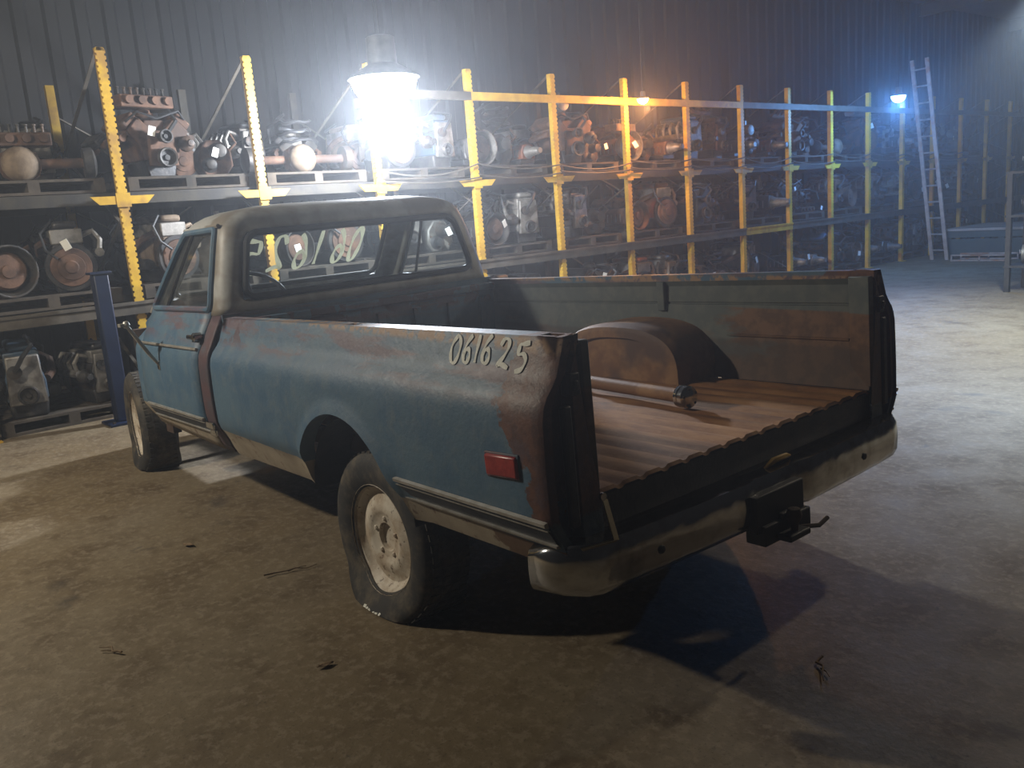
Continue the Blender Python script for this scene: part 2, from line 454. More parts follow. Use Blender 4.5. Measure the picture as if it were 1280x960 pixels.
for P_ in LAMPS: hanging_lamp(*P_)

# ------------------------------------------------------------------ the pickup truck
ROLL, PITCH = math.radians(.4934), math.radians(-1.419)
def TB(p):
    x, y, z = p; y = y - .012; z -= .5
    y, z = y*math.cos(ROLL)+z*math.sin(ROLL), -y*math.sin(ROLL)+z*math.cos(ROLL)
    x, z = x*math.cos(PITCH)-z*math.sin(PITCH), x*math.sin(PITCH)+z*math.cos(PITCH)
    return (x, y, z+.5)
truck = empty('pickup_truck', (0, 0, 0), 0, 'faded blue long-bed pickup truck with grey cab roof and flat rear tyre', 'truck')
XR, XFB, ZF = -1.165, 1.335, .680
PROF = [(.44, .895), (.47, .91), (.50, .925), (.55, .942), (.58, .956), (.605, .974), (.64, .985), (.76, .987), (.86, .985), (.94, .981), (.975, .972), (1.0, .957), (1.02, .938), (1.045, .917), (1.07, .908), (1.10, .897), (1.155, .875)]
def yp(z): return interp(PROF, z)
AX, AZ, AR = .04, .43, .40
def arch_z(x):
    d = AR*AR - (x-AX)**2
    return AZ + math.sqrt(d) if d > 0 else 0
def zbot(x): return .470 if x < 0 else .462
ZLEV = [0, .06, .12, .17, .22, .27, .33, .40, .5, .6, .68, .73, .77, .81, .85, .9, 1.0]
def side_columns():
    xs = [XR, XR+.008, XR+.03] + [XR+.03+(AX-AR-XR-.03)*i/9 for i in range(1, 9)]
    xs += [AX-AR*math.cos(PI*i/36) for i in range(37)]
    xs += [AX+AR+(XFB-AX-AR)*i/12 for i in range(1, 13)]
    return xs
def outer_side(sg):
    mb = MB(); xs = side_columns(); nz = len(PROF); V = []; F = []
    for x in xs:
        zb = zbot(x); az = arch_z(x)
        lo = max(zb, az)
        T = [lo + (1.155-lo)*u for u in ZLEV]
        # snap upper levels to the crease heights
        for j, z in enumerate(T):
            y = yp(z)
            # rolled lip of the wheel arch
            dist = abs(math.hypot(x-AX, max(z-AZ, 0)) - AR) if z > .44 else 9
            if dist < .06: y += .018*(1-dist/.06)
            if x < XR+.02: y -= .010*(1-(x-XR)/.02)
            V.append((x, sg*y, z))
    n = len(ZLEV)
    for i in range(len(xs)-1):
        for j in range(n-1):
            a = i*n+j; F.append((a, a+n, a+n+1, a+1))
    mb.add(V, F)
    # lip returning inwards along the arch
    V = []; F = []
    for i in range(37):
        a = PI*i/36; x = AX-AR*math.cos(a); z = max(AZ+AR*math.sin(a), .47)
        V += [(x, sg*(yp(z)+.018), z), (x, sg*(yp(z)-.05), z)]
    for i in range(36): F.append((2*i, 2*i+1, 2*i+3, 2*i+2))
    mb.add(V, F)
    # top of the rail, with a pocket hole left open near the tail
    yo, yi = yp(1.155), .812
    for a, b in ((XR, XR+.03), (XR+.105, 0.02), (.10, XFB)):
        mb.add([(a, sg*yo, 1.155), (b, sg*yo, 1.155), (b, sg*yi, 1.157), (a, sg*yi, 1.157)], [(0, 1, 2, 3)])
    for a, b in ((XR+.03, XR+.105), (.02, .10)):
        for c, d in ((yo, yo-.014), (yi+.014, yi)):
            mb.add([(a, sg*c, 1.156), (b, sg*c, 1.156), (b, sg*d, 1.156), (a, sg*d, 1.156)], [(0, 1, 2, 3)])
        y0, y1 = yo-.014, yi+.014
        for q in ([(a, y0), (b, y0)], [(b, y0), (b, y1)], [(b, y1), (a, y1)], [(a, y1), (a, y0)]):
            (xa, ya), (xb, yb) = q
            mb.add([(xa, sg*ya, 1.156), (xb, sg*yb, 1.156), (xb, sg*yb, 1.09), (xa, sg*ya, 1.09)], [(0, 1, 2, 3)])
    mb.add([(XR, sg*yi, 1.157), (XFB, sg*yi, 1.157), (XFB, sg*(yi+.002), 1.125), (XR, sg*(yi+.002), 1.125)], [(0, 1, 2, 3)])
    return mb
INW = [(.676, .772), (.72, .782), (.82, .800), (.90, .808), (1.012, .820), (1.014, .828), (1.022, .828), (1.024, .822), (1.10, .826), (1.125, .814)]
def inner_side(sg):
    mb = MB(); xs = [XR+.01, -1.0, -.6, -.2, .2, .6, 1.0, XFB-.01]
    V = [(x, sg*y, z) for x in xs for z, y in INW]; n = len(INW)
    mb.add(V, [(i*n+j, i*n+n+j, i*n+n+j+1, i*n+j+1) for i in range(len(xs)-1) for j in range(n-1)])
    return mb
for sg in (1, -1):
    o = outer_side(sg).build('bed_side', M['paint'], truck, TB, smooth=28)
    inner_side(sg).build('bed_inner_panel', M['bedwall'], truck, TB, smooth=20)
    # rear closing panel with a recess where the tail lamp sat
    zs = [.50, .55, .60, .64, .70, .80, .90, .96, 1.0, 1.05, 1.10, 1.152]
    mb = MB(); V = []
    for z in zs: V += [(XR+.012, sg*(yp(z)-.010), z), (XR+.004, sg*(yp(z)-.045), z), (XR+.045, sg*(yp(z)-.050), z), (XR+.045, sg*(.86 if z < 1.08 else .835), z), (XR+.0, sg*(.853 if z < 1.08 else .830), z), (XR+.0, sg*(interp(INW, z)), z)]
    mb.add(V, [(i*6+j, i*6+6+j, i*6+7+j, i*6+1+j) for i in range(len(zs)-1) for j in range(5)])
    mb.build('tail_panel', M['paint'], truck, TB, smooth=25)
    # front closing panel
    mb = MB(); V = []
    for z in zs: V += [(XFB, sg*yp(z), z), (XFB, sg*.77, z)]
    mb.add(V, [(i*2, i*2+2, i*2+3, i*2+1) for i in range(len(zs)-1)])
    mb.build('bed_front_closing', M['paint'], truck, TB)
    # tail post: inner pillar facing the bed, with its striker plate
    p = MB().prism([(XR+.001, .772), (XR+.001, .806), (XR+.10, .806), (XR+.10, .792)] if sg > 0 else [(XR+.001, -.772), (XR+.001, -.806), (XR+.10, -.806), (XR+.10, -.792)], .69, 1.135, 'Z').build('tail_post', M['bedwall'], truck, TB, bevel=.004)
    MB().bx((XR-.012, sg*.83, .985), (XR+.03, sg*.868, 1.05)).bx((XR-.02, sg*.842, 1.0), (XR-.01, sg*.858, 1.03)).build('latch_plate', M['blackpaint'], p, TB, bevel=.004)
    MB().bx((XR-.006, sg*.865, .60), (XR+.02, sg*.895, .96)).build('lamp_housing', M['blackpaint'], p, TB, bevel=.006)
    # stake pocket rib on the inner wall
    MB().bx((-.082, sg*.80, .98), (-.035, sg*.832, 1.125)).build('stake_pocket', M['bedwall'], truck, TB, bevel=.006)
    MB().bx((-1.06, sg*.796, .872), (-.45, sg*.815, .880)).build('side_ledge', M['bedwall'], truck, TB)
    # wheelhouse inside the bed
    mb = MB(); na, ny = 26, 7
    def wh(u, v, sg=sg):
        a = PI*u; rx, rz = .405, .272
        ca, sa = math.cos(a), math.sin(a)
        fx = math.copysign(abs(ca)**.80, ca); fz = abs(sa)**.60
        k = 1.0 if v < .72 else 1 - .09*((v-.72)/.28)**2
        yy = .82 - .29*min(v/.93, 1)
        return (.02 - rx*fx*k, sg*yy, ZF-.004 + rz*fz*k)
    mb.grid(wh, na, 12)
    face = [wh(i/na, 1) for i in range(na+1)]
    def ringf(k, dy): return [(.02+(q[0]-.02)*k, sg*dy, ZF+(q[2]-ZF)*(k-.01)) for q in face]
    V = face + ringf(.965, .529) + ringf(.86, .528) + ringf(.835, .546) + [(.02, sg*.546, ZF)]
    n = na+1; F = []
    for r in range(3):
        for i in range(na): F.append((r*n+i, r*n+i+1, r*n+n+i+1, r*n+n+i))
    for i in range(na): F.append((3*n+i, 3*n+i+1, 4*n))
    mb.add(V, F)
    mb.build('wheelhouse', M['wheelhouse'], truck, TB, smooth=40)
    # inner wheel well seen through the arch
    mb = MB()
    mb.grid(lambda u, v, sg=sg: (AX-.395*math.cos(PI*u), sg*(.93-.37*v), max(.42+.38*math.sin(PI*u), .44)), 20, 2)
    mb.build('wheel_well', M['blackpaint'], truck, TB)

# bed floor: pressed ribs, running to a corrugated rear edge
mb = MB(); ribs = 15; W_ = .775; sec = []
pitch = 2*W_/ribs
for i in range(ribs):
    y = -W_ + i*pitch
    sec += [(y, 0), (y+pitch*.14, 0), (y+pitch*.28, .008), (y+pitch*.86, .008)]
sec.append((W_, 0))
V = []; F = []; xs = [XR+.012, XR+.02, -.5, .2, .8, XFB-.01]
for q, x in enumerate(xs):
    for y, h in sec: V.append((x, y, ZF-.008 + h - (.01 if q == 0 else 0)))
n = len(sec)
F = [(i*n+j, i*n+n+j, i*n+n+j+1, i*n+j+1) for i in range(len(xs)-1) for j in range(n-1)]
mb.add(V, F).build('bed_floor', M['bedfloor'], truck, TB, smooth=30)
MB().bx((XR+.02, -.80, .53), (XR+.06, .80, .664)).bx((XR+.0, -.80, .505), (XR+.06, .80, .53)).build('rear_sill', M['blackpaint'], truck, TB, bevel=.006)
mb = MB().bx((XFB-.03, -.815, .66), (XFB-.01, .815, 1.13)).bx((XFB-.05, -.815, 1.10), (XFB, .815, 1.14))
for i in range(7): mb.bx((XFB-.045, -.72+i*.24-.025, .72), (XFB-.028, -.72+i*.24+.025, 1.06))
mb.build('bed_front_panel', M['paint'], truck, TB, bevel=.005)

# side mouldings: chrome, dark insert, chrome
def strip(sg, x0, x1, z, hgt, out, n=10):
    mb = MB(); V = []; F = []
    for i in range(n+1):
        x = x0+(x1-x0)*i/n
        for dz, dy in ((-hgt/2, 0), (-hgt*.3, out), (hgt*.3, out), (hgt/2, 0)): V.append((x, sg*(yp(z+dz)+dy), z+dz))
    for i in range(n):
        for j in range(3): a = i*4+j; F.append((a, a+4, a+5, a+1))
    F += [(0, 1, 2, 3), (n*4+3, n*4+2, n*4+1, n*4)]
    return mb.add(V, F)
for sg in (1, -1):
    for x0, x1 in ((XR+.004, -.352), (1.535, 2.47)):
        s_ = strip(sg, x0, x1, .596, .066, .006).build('side_moulding', M['band'], truck, TB)
        strip(sg, x0, x1, .637, .018, .014).build('chrome_strip', M['bright'], s_, TB)
        strip(sg, x0, x1, .618, .005, .010).build('chrome_strip', M['bright'], s_, TB)
        strip(sg, x0, x1, .562, .012, .012).build('chrome_strip', M['bright'], s_, TB)
    mb = MB().box((-.985, sg*(yp(.785)+.004), .785), (.150, .018, .068), Matrix.Rotation(math.radians(3), 3, 'Y'))
    mk = mb.build('side_marker_lamp', M['amber'], truck, TB, bevel=.008)
    MB().box((-.985, sg*(yp(.785)-.002), .785), (.162, .012, .080), Matrix.Rotation(math.radians(3), 3, 'Y')).build('lamp_bezel', M['redcorner'], mk, TB, bevel=.004)

# rear bumper
def bump_path(v):
    y = -0.985 + 1.97*v; a = abs(y)
    x = -1.262 + .03*(a/.8)**2
    if a > .84: x += .16*((a-.84)/.145)**2
    return Vector((x, y, 0))
SEC = [(.115, .556), (.05, .562), (.012, .556), (0, .535), (-.004, .48), (0, .425), (.016, .395), (.05, .383), (.09, .386)]
mb = MB(); nB = 44; V = []
for i in range(nB+1):
    v = i/nB; p = bump_path(v); d = bump_path(min(v+.01, 1)) - bump_path(max(v-.01, 0)); d.normalize()
    nrm = Vector((d.y, -d.x, 0))
    end = max(0, (abs(p.y)-.90)/.085)
    for dx, z in SEC:
        zz = .47 + (z-.47)*(1-.22*min(end, 1)**2)
        if abs(p.y) < .14: dx += .012
        V.append((p.x + nrm.x*dx, p.y + nrm.y*dx, zz))
n = len(SEC)
F = [(i*n+j, i*n+n+j, i*n+n+j+1, i*n+j+1) for i in range(nB) for j in range(n-1)]
bumper = mb.add(V, F).build('rear_bumper', M['chrome'], truck, TB, smooth=50, solid=.004)
for y in (-.55, .62):
    MB().lathe([(0, -.012), (.012, -.009), (.016, 0), (.016, .006)], (bump_path((y+.985)/1.97).x, y, .47), 'X', 10).build('bumper_bolt', M['blackpaint'], bumper, TB)
for y in (-.42, .42): MB().bx((-1.24, y-.03, .42), (-1.0, y+.03, .52)).build('bumper_bracket', M['under'], bumper, TB)
hitch = MB().bx((-1.285, .035-.12, .385), (-1.25, .035+.16, .515)).bx((-1.30, .0, .36), (-1.05, .07, .43)).bx((-1.35, -.02, .345), (-1.27, .10, .368)).bx((-1.30, -.10, .34), (-1.22, .17, .41)).build('tow_hitch', M['rubber'], truck, TB, bevel=.006)
MB().lathe([(.012, 0), (.014, .03), (.024, .045), (.027, .06), (.02, .08), (0, .086)], (-1.325, .04, .366), 'Z', 14).build('tow_ball', M['under'], hitch, TB)
MB().tube([(-1.31, -.02, .36), (-1.33, -.10, .345), (-1.32, -.17, .35)], .008, 6).build('hitch_pin', M['under'], hitch, TB)
# loose tailgate strap on the left
cb = MB().bar((XR-.004, .765, .655), (XR-.075, .80, .555), .022, .005, (1, 0, 0)).bar((XR-.075, .80, .556), (XR-.035, .90, .548), .018, .005).build('tailgate_strap', M['strap'], truck, TB)
MB().lathe([(.012, -.008), (.012, .008)], (XR-.002, .772, .665), 'X', 10).build('strap_bolt', M['chrome'], cb, TB)
MB().tube([(-1.20, .02, .556), (-1.205, -.03, .578), (-1.21, -.10, .580), (-1.205, -.13, .572)], [.006, .011, .010, .004], 8).build('yellow_crescent', M['yellow'], truck, TB)  # small curved yellow piece on top of the bumper

# ---- cab upper shell from horizontal slices
CZ = [1.165, 1.20, 1.232, 1.30, 1.38, 1.46, 1.52, 1.572, 1.605, 1.63, 1.655, 1.68, 1.698, 1.710, 1.717]
HY = [(1.165, .868), (1.22, .856), (1.30, .840), (1.40, .815), (1.50, .790), (1.58, .764), (1.605, .754), (1.63, .738), (1.655, .712), (1.68, .662), (1.698, .59), (1.71, .49), (1.717, .36)]
XB = [(1.165, 1.385), (1.22, 1.388), (1.30, 1.394), (1.40, 1.405), (1.50, 1.420), (1.58, 1.438), (1.605, 1.446), (1.63, 1.457), (1.655, 1.478), (1.68, 1.515), (1.698, 1.565), (1.71, 1.63), (1.717, 1.71)]
XFf = [(1.165, 2.64), (1.22, 2.575), (1.30, 2.48), (1.40, 2.365), (1.50, 2.25), (1.58, 2.16), (1.605, 2.13), (1.63, 2.10), (1.655, 2.07), (1.68, 2.03), (1.698, 1.99), (1.71, 1.94), (1.717, 1.88)]
TBK = [-1, -.965] + [-.965+1.93*i/12 for i in range(1, 12)] + [.965, 1]
TSD = [0, .055] + [.055+.885*i/9 for i in range(1, 9)] + [.94, 1]
RBK, RFR = .09, .10
def flat_half(z, rear): return interp(HY, z) - (RBK if rear else RFR)*min(1, interp(HY, z)/.7)
def slice_pts(z):
    hy, xb, xf = interp(HY, z), interp(XB, z), interp(XFf, z)
    k = min(1, hy/.7); rb, rf = RBK*k, RFR*k
    P_ = []; tags = []
    for t_ in TBK: P_.append((xb + .018*(1-(1-abs(t_))**0.5)*0, -t_*(hy-rb), z)); tags.append('B')
    for i in range(1, 6): a = PI/2*i/6; P_.append((xb+rb-rb*math.cos(a), -(hy-rb)-rb*math.sin(a), z)); tags.append('c')
    for t_ in TSD: P_.append((xb+rb+(xf-rf-xb-rb)*t_, -hy, z)); tags.append('R')
    for i in range(1, 4): a = PI/2*i/4; P_.append((xf-rf+rf*math.sin(a), -hy+rf-rf*math.cos(a), z)); tags.append('c')
    for t_ in TBK: P_.append((xf, t_*(hy-rf), z)); tags.append('F')
    for i in range(1, 4): a = PI/2*i/4; P_.append((xf-rf+rf*math.cos(a), hy-rf+rf*math.sin(a), z)); tags.append('c')
    for t_ in reversed(TSD): P_.append((xb+rb+(xf-rf-xb-rb)*t_, hy, z)); tags.append('L')
    for i in range(1, 6): a = PI/2*i/6; P_.append((xb+rb-rb*math.sin(a), hy-rb+rb*math.cos(a), z)); tags.append('c')
    return P_, tags
SL = [slice_pts(z) for z in CZ]
tg = SL[0][1]; n = len(tg)
idx = {c: [i for i, q in enumerate(tg) if q == c] for c in 'BRFL'}
V = [p for P_, _ in SL for p in P_]; F = []
for r in range(len(CZ)-1):
    za, zb_ = CZ[r], CZ[r+1]
    for i in range(n):
        j = (i+1) % n
        hole = False
        for c in 'BRFL':
            if i in idx[c] and j in idx[c]:
                a, b = idx[c].index(i), idx[c].index(j)
                if c in 'BF' and 1 <= min(a, b) and max(a, b) <= len(TBK)-2 and za >= 1.232-1e-6 and zb_ <= (1.572 if c == 'B' else 1.605)+1e-6: hole = True
                if c in 'RL' and 1 <= min(a, b) and max(a, b) <= len(TSD)-2 and za >= 1.20-1e-6 and zb_ <= 1.605+1e-6: hole = True
        if not hole: F.append((r*n+i, r*n+j, (r+1)*n+j, (r+1)*n+i))
F.append(tuple((len(CZ)-1)*n+i for i in range(n)))
cab = MB().add(V, F).build('cab_shell', M['primer'], truck, TB, smooth=40, solid=.028)
def P_back(t_, z, off=0): return (interp(XB, z)-off, -t_*flat_half(z, True), z)
def P_front(t_, z, off=0): return (interp(XFf, z)+off, t_*flat_half(z, False), z)
def P_side(t_, z, sg, off=0):
    hy, xb, xf = interp(HY, z), interp(XB, z), interp(XFf, z); k = min(1, hy/.7)
    return (xb+RBK*k+(xf-RFR*k-xb-RBK*k)*t_, sg*(hy+off), z)
def rrect(fn, t0, t1, z0, z1, rt, rz, n_=6, m_=6):
    pts = []
    for cx, cz, a0 in ((t1-rt, z1-rz, 0), (t0+rt, z1-rz, 90), (t0+rt, z0+rz, 180), (t1-rt, z0+rz, 270)):
        for i in range(n_+1):
            a = math.radians(a0+90*i/n_); pts.append((cx+rt*math.cos(a), cz+rz*math.sin(a)))
    out = []
    for i, (t_, z) in enumerate(pts):
        t2, z2 = pts[(i+1) % len(pts)]
        st = m_ if math.hypot((t2-t_)*.7, z2-z) > .1 else 1
        for q in range(st): out.append(fn(t_+(t2-t_)*q/st, z+(z2-z)*q/st))
    return out
g_ = MB().grid(lambda u, v: P_back(-.965+1.93*u, 1.232+.34*v, -.006), 8, 4).build('rear_window', M['glass'], truck, TB)
MB().tube(rrect(lambda t_, z: P_back(t_, z, .002), -.955, .955, 1.240, 1.566, .085, .055), .019, 8, True).build('window_seal', M['rubber'], g_, TB)
g_ = MB().grid(lambda u, v: P_front(-.965+1.93*u, 1.232+.373*v, -.006), 8, 4).build('windscreen', M['glass'], truck, TB)
MB().tube(rrect(lambda t_, z: P_front(t_, z, 0), -.955, .955, 1.24, 1.598, .08, .05), .016, 8, True).build('window_seal', M['rubber'], g_, TB)
MB().tube([P_side(t_, 1.617, 1, .014) for t_ in (-.05, .1, .3, .5, .7, .9, 1.0)], .011, 6).build('drip_rail', M['primer'], cab, TB)
MB().tube([P_side(t_, 1.617, -1, .014) for t_ in (-.05, .1, .3, .5, .7, .9, 1.0)], .011, 6).build('drip_rail', M['primer'], cab, TB)

# ---- doors, cab corners, cowl sides
DPROF = [(.44, .895), (.47, .91), (.50, .925), (.55, .942), (.58, .956), (.605, .974), (.64, .985), (.76, .987), (.86, .985), (.94, .981), (.975, .974), (1.0, .962), (1.03, .944), (1.08, .920), (1.13, .892), (1.165, .870), (1.20, .862)]
def side_panel(sg, x0, x1, ztop, zb0, zb1, inset=0, n_=8, pull=None):
    mb = MB(); V = []; F = []
    lev = [0, .05, .1, .14, .18, .22, .30, .42, .55, .66, .72, .76, .80, .86, .93, 1]
    for i in range(n_+1):
        x = x0+(x1-x0)*i/n_; zb = zb0+(zb1-zb0)*i/n_
        for u in lev:
            z = zb+(ztop-zb)*u
            y = interp(DPROF, z) - inset
            if pull: y -= pull(x, z)
            V.append((x, sg*y, z))
    k = len(lev)
    return mb.add(V, [(i*k+j, i*k+k+j, i*k+k+j+1, i*k+j+1) for i in range(n_) for j in range(k-1)])
for sg in (1, -1):
    d_ = side_panel(sg, 1.525, 2.495, 1.20, .458, .505).build('door', M['paint'], truck, TB, smooth=28, solid=.025)
    # upper window frame of the door
    fr = MB().tube(rrect(lambda t_, z: P_side(t_, z, sg, .006), .045, .950, 1.196, 1.602, .03, .035), .017, 8, True)
    fr.build('window_frame', M['paint'], d_, TB)
    MB().grid(lambda u, v: P_side(.055+.885*u, 1.20+.405*v, sg, -.01), 6, 4).build('door_window', M['glass'], d_, TB)
    MB().tube([P_side(.735, 1.20, sg, 0), P_side(.735, 1.605, sg, 0)], .010, 6).build('vent_divider', M['blackpaint'], d_, TB)
    mb = MB(); mb.tube([(1.535, sg*.968, 1.004), (2.0, sg*.970, 1.004), (2.485, sg*.970, 1.004)], .008, 8)
    mb.build('belt_moulding', M['bright'], d_, TB)
    h_ = MB().box((1.615, sg*.955, 1.062), (.115, .022, .026)).build('door_handle', M['chrome'], d_, TB, bevel=.008)
    MB().lathe([(.020, -.02), (.022, .018), (.016, .026), (0, .028)], (1.54, sg*.952, 1.068), 'Y', 14).build('push_button', M['chrome'], h_, TB)
    side_panel(sg, 1.392, 1.518, 1.165, .462, .458, .006).build('cab_corner', M['redcorner'], truck, TB, solid=.02)
    side_panel(sg, 2.503, 2.70, 1.10, .52, .60, .004, 6, lambda x, z: max(0, (x-2.60))*1.2 + max(0, z-1.03)*.8).build('cowl_side', M['paint'], truck, TB, solid=.02)
    if sg > 0:
        m_ = MB().tube([(2.15, .985, .89), (2.152, 1.03, .962), (2.16, 1.115, 1.125)], [.008, .011, .011], 8).build('mirror_arm', M['bright'], truck, TB)
        MB().lathe([(0, -.022), (.014, -.018), (.022, 0), (.014, .018), (0, .022)], (2.16, 1.12, 1.138), 'Z', 12).bx((2.145, 1.125, 1.128), (2.20, 1.155, 1.146)).build('mirror_joint', M['bright'], m_, TB)
        MB().box((2.15, .985, .885), (.035, .012, .05)).build('mirror_foot', M['chrome'], m_, TB, bevel=.004)
# bright clips where the moulding meets the cab corner
MB().bx((1.415, .975, .595), (1.515, .990, .632)).bx((1.425, .962, .555), (1.50, .978, .59)).build('moulding_clip', M['chrome'], truck, TB, bevel=.004)
MB().bx((1.378, -.865, .46), (1.395, .865, 1.17)).build('cab_back_panel', M['paint'], truck, TB)
MB().bx((1.40, -.85, .455), (2.66, .85, .475)).build('cab_floor', M['under'], truck, TB)
mb = MB().bx((2.66, -.85, .45), (2.69, .85, 1.12)).prism([(2.52, 1.165), (2.70, 1.10), (2.70, 1.06), (2.52, 1.10)], -.86, .86, 'Y')
mb.build('firewall', M['paint'], truck, TB)

# ---- cab interior
st = MB().prism([(1.46, .70), (1.98, .72), (2.02, .86), (1.64, .88), (1.56, 1.20), (1.45, 1.22)], -.68, .68, 'Y').build('bench_seat', M['seat'], truck, TB, bevel=.03)
MB().prism([(2.34, .92), (2.60, .92), (2.60, 1.14), (2.40, 1.17), (2.33, 1.12)], -.80, .80, 'Y').build('dashboard', M['seat'], truck, TB, bevel=.02)
sw_c = Vector((2.13, .36, 1.18)); ax = Vector((-.78, 0, .62)).normalized(); e1 = Vector((0, 1, 0)); e2 = ax.cross(e1)
ring = [sw_c + (e1*math.cos(2*PI*i/28) + e2*math.sin(2*PI*i/28))*.205 for i in range(28)]
sw = MB().tube(ring, .013, 8, True).build('steering_wheel', M['seat'], truck, TB)
mb = MB()
for a in (.5, PI-.5, -PI/2): mb.tube([sw_c - ax*.03, sw_c + (e1*math.cos(a)+e2*math.sin(a))*.2], .010, 6)
mb.tube([sw_c-ax*.02, sw_c - ax*.42], .022, 8).build('steering_column', M['seat'], sw, TB)

# ---- chassis
mb = MB()
for sg in (1, -1): MB().bx((-1.12, sg*.40-.035, .40), (3.95, sg*.40+.035, .54)).build('frame_rail', M['under'], truck, TB)
for x in (-.9, .7, 2.1, 3.7): MB().bx((x-.04, -.40, .42), (x+.04, .40, .50)).build('cross_member', M['under'], truck, TB)
ax_ = MB().lathe([(.045, -.68), (.045, -.16), (.10, -.13), (.15, -.05), (.15, .05), (.10, .13), (.045, .16), (.045, .68)], (0, 0, .29), 'Y', 14).build('rear_axle', M['under'], truck)
MB().tube([(.15, 0, .31), (1.9, 0, .40)], .04, 10).build('drive_shaft', M['under'], ax_)
MB().tube([(3.22, -.7, .29), (3.22, .7, .29)], .04, 8).build('front_axle', M['under'], truck)
MB().bx((-1.10, -.76, .575), (1.32, .76, .655)).build('bed_light_block', M['under'], truck, TB)  # unseen solid box added below the bed to stop light leaking through
MB().bx((3.85, -.62, .40), (3.93, .62, .98)).build('radiator_support', M['under'], truck, TB)
MB().bx((2.72, .30, .50), (3.80, .52, .86)).build('inner_fender', M['under'], truck, TB, bevel=.05)
MB().bx((2.72, -.52, .50), (3.80, -.30, .86)).build('inner_fender', M['under'], truck, TB, bevel=.05)
for sg in (1, -1): MB().bx((2.55, sg*.85, .40), (2.68, sg*.80, .5)).build('body_mount', M['under'], truck, TB)

# ---- wheels
def wheel(X, Y, Z, sg, steer, flatness, R=.355):
    rot = Matrix.Rotation(steer, 3, 'Z')
    def xf(p):
        q = rot @ Vector((p[0], sg*p[1], p[2])) + Vector((X, Y, Z))
        if q.z < .12:
            s_ = max(0, (.12-q.z)/.12)
            off = (q - Vector((X, Y, Z)))
            loc = rot.inverted() @ off
            loc.y += math.copysign(1, loc.y)*flatness*s_*min(1, abs(loc.y)/.08)
            q = rot @ loc + Vector((X, Y, Z))
            if q.z < .004: q.z = .004 + max(0, (q.z+.08))*.02
        return q
    rim = [(.224, .098), (.231, .092), (.222, .085), (.208, .079), (.200, .066), (.186, .058), (.166, .062), (.142, .073), (.118, .078), (.102, .073), (.090, .066), (.060, .064), (.056, .046), (0, .040)]
    r_ = MB().lathe(rim, axis='Y', n=36, capends=False).lathe([(.225, .098), (.20, .03), (.20, -.06), (.226, -.098)], axis='Y', n=36, capends=False)
    ro = r_.build('wheel', M['rim'], truck, xf)
    prof = [(.215, .090), (.236, .104), (.262, .112), (.300, .114), (.328, .106), (.345, .090), (.352, .075), (R, .05), (R+.002, 0), (R, -.05), (.352, -.075), (.345, -.09), (.328, -.106), (.30, -.114), (.262, -.112), (.236, -.104), (.215, -.09)]
    MB().lathe(prof, axis='Y', n=64, capends=False).build('tyre', M['tyre'], ro, xf, smooth=40)
    mb = MB()
    for i in range(52):
        a = 2*PI*i/52; c, s_ = math.cos(a), math.sin(a)
        for yy, wd in ((.066, .034), (0.022, .034), (-.022, .034), (-.066, .034)):
            aa = a + (.03 if abs(yy) < .05 else 0); c, s_ = math.cos(aa), math.sin(aa)
            rr = R-.004 if abs(yy) < .05 else R-.006
            mb.box((rr*c, yy, rr*s_), (.014, wd, .026), Matrix.Rotation(-aa, 3, 'Y'))
    tr = mb.build('tread_blocks', M['tyre'], ro, xf, smooth=0); tr['kind'] = 'stuff'
    for i in range(5):
        a = 2*PI*i/5+.3
        MB().lathe([(.011, .050), (.011, .070), (.007, .074), (0, .074)], (.078*math.cos(a), 0, .078*math.sin(a)), 'Y', 6).build('lug_nut', M['rim'], ro, xf)
    if X < 1 and sg > 0:   # worn raised lettering low on the sidewall
        mb = MB()
        for i, a in enumerate((-1.75, -1.67, -1.60, -1.50, -1.43, -1.36)):
            mb.box((.292*math.cos(a), .1155, .292*math.sin(a)), (.012+.006*(i % 2), .004, .020), Matrix.Rotation(-a-PI/2+.3*(i % 3-1), 3, 'Y'))
        mb.build('sidewall_lettering', M['whitepaint'], ro, xf)
    return ro
wheel(0, .775, .29, 1, 0, .05)
wheel(0, -.775, .34, -1, 0, .01)
wheel(3.225, .775, .30, 1, math.radians(-7), .03)
wheel(3.225, -.775, .34, -1, math.radians(-7), .01)

# ---- hand-painted numbers 061625
DIG = {
    '0': [[(.5, 1), (.2, .75), (.1, .4), (.25, .05), (.55, 0), (.8, .3), (.85, .7), (.65, .97), (.45, 1)]],
    '6': [[(.75, 1), (.4, .75), (.15, .35), (.25, .05), (.55, 0), (.75, .22), (.65, .45), (.4, .48), (.2, .3)]],
    '1': [[(.55, 1), (.45, .5), (.38, 0)]],
    '2': [[(.15, .75), (.35, .98), (.65, .95), (.7, .7), (.45, .35), (.1, .05), (.4, .1), (.85, 0)]],
    '5': [[(.9, 1), (.5, .95), (.3, .9), (.28, .6), (.6, .62), (.8, .4), (.6, .1), (.2, 0)]],
}
def smooth_line(p, k=4):
    out = []
    for i in range(len(p)-1):
        p0, p1, p2, p3 = p[max(i-1, 0)], p[i], p[i+1], p[min(i+2, len(p)-1)]
        for j in range(k):
            t_ = j/k
            out.append(tuple(.5*((2*p1[c]) + (-p0[c]+p2[c])*t_ + (2*p0[c]-5*p1[c]+4*p2[c]-p3[c])*t_*t_ + (-p0[c]+3*p1[c]-3*p2[c]+p3[c])*t_**3) for c in (0, 1)))
    out.append(p[-1]); return out
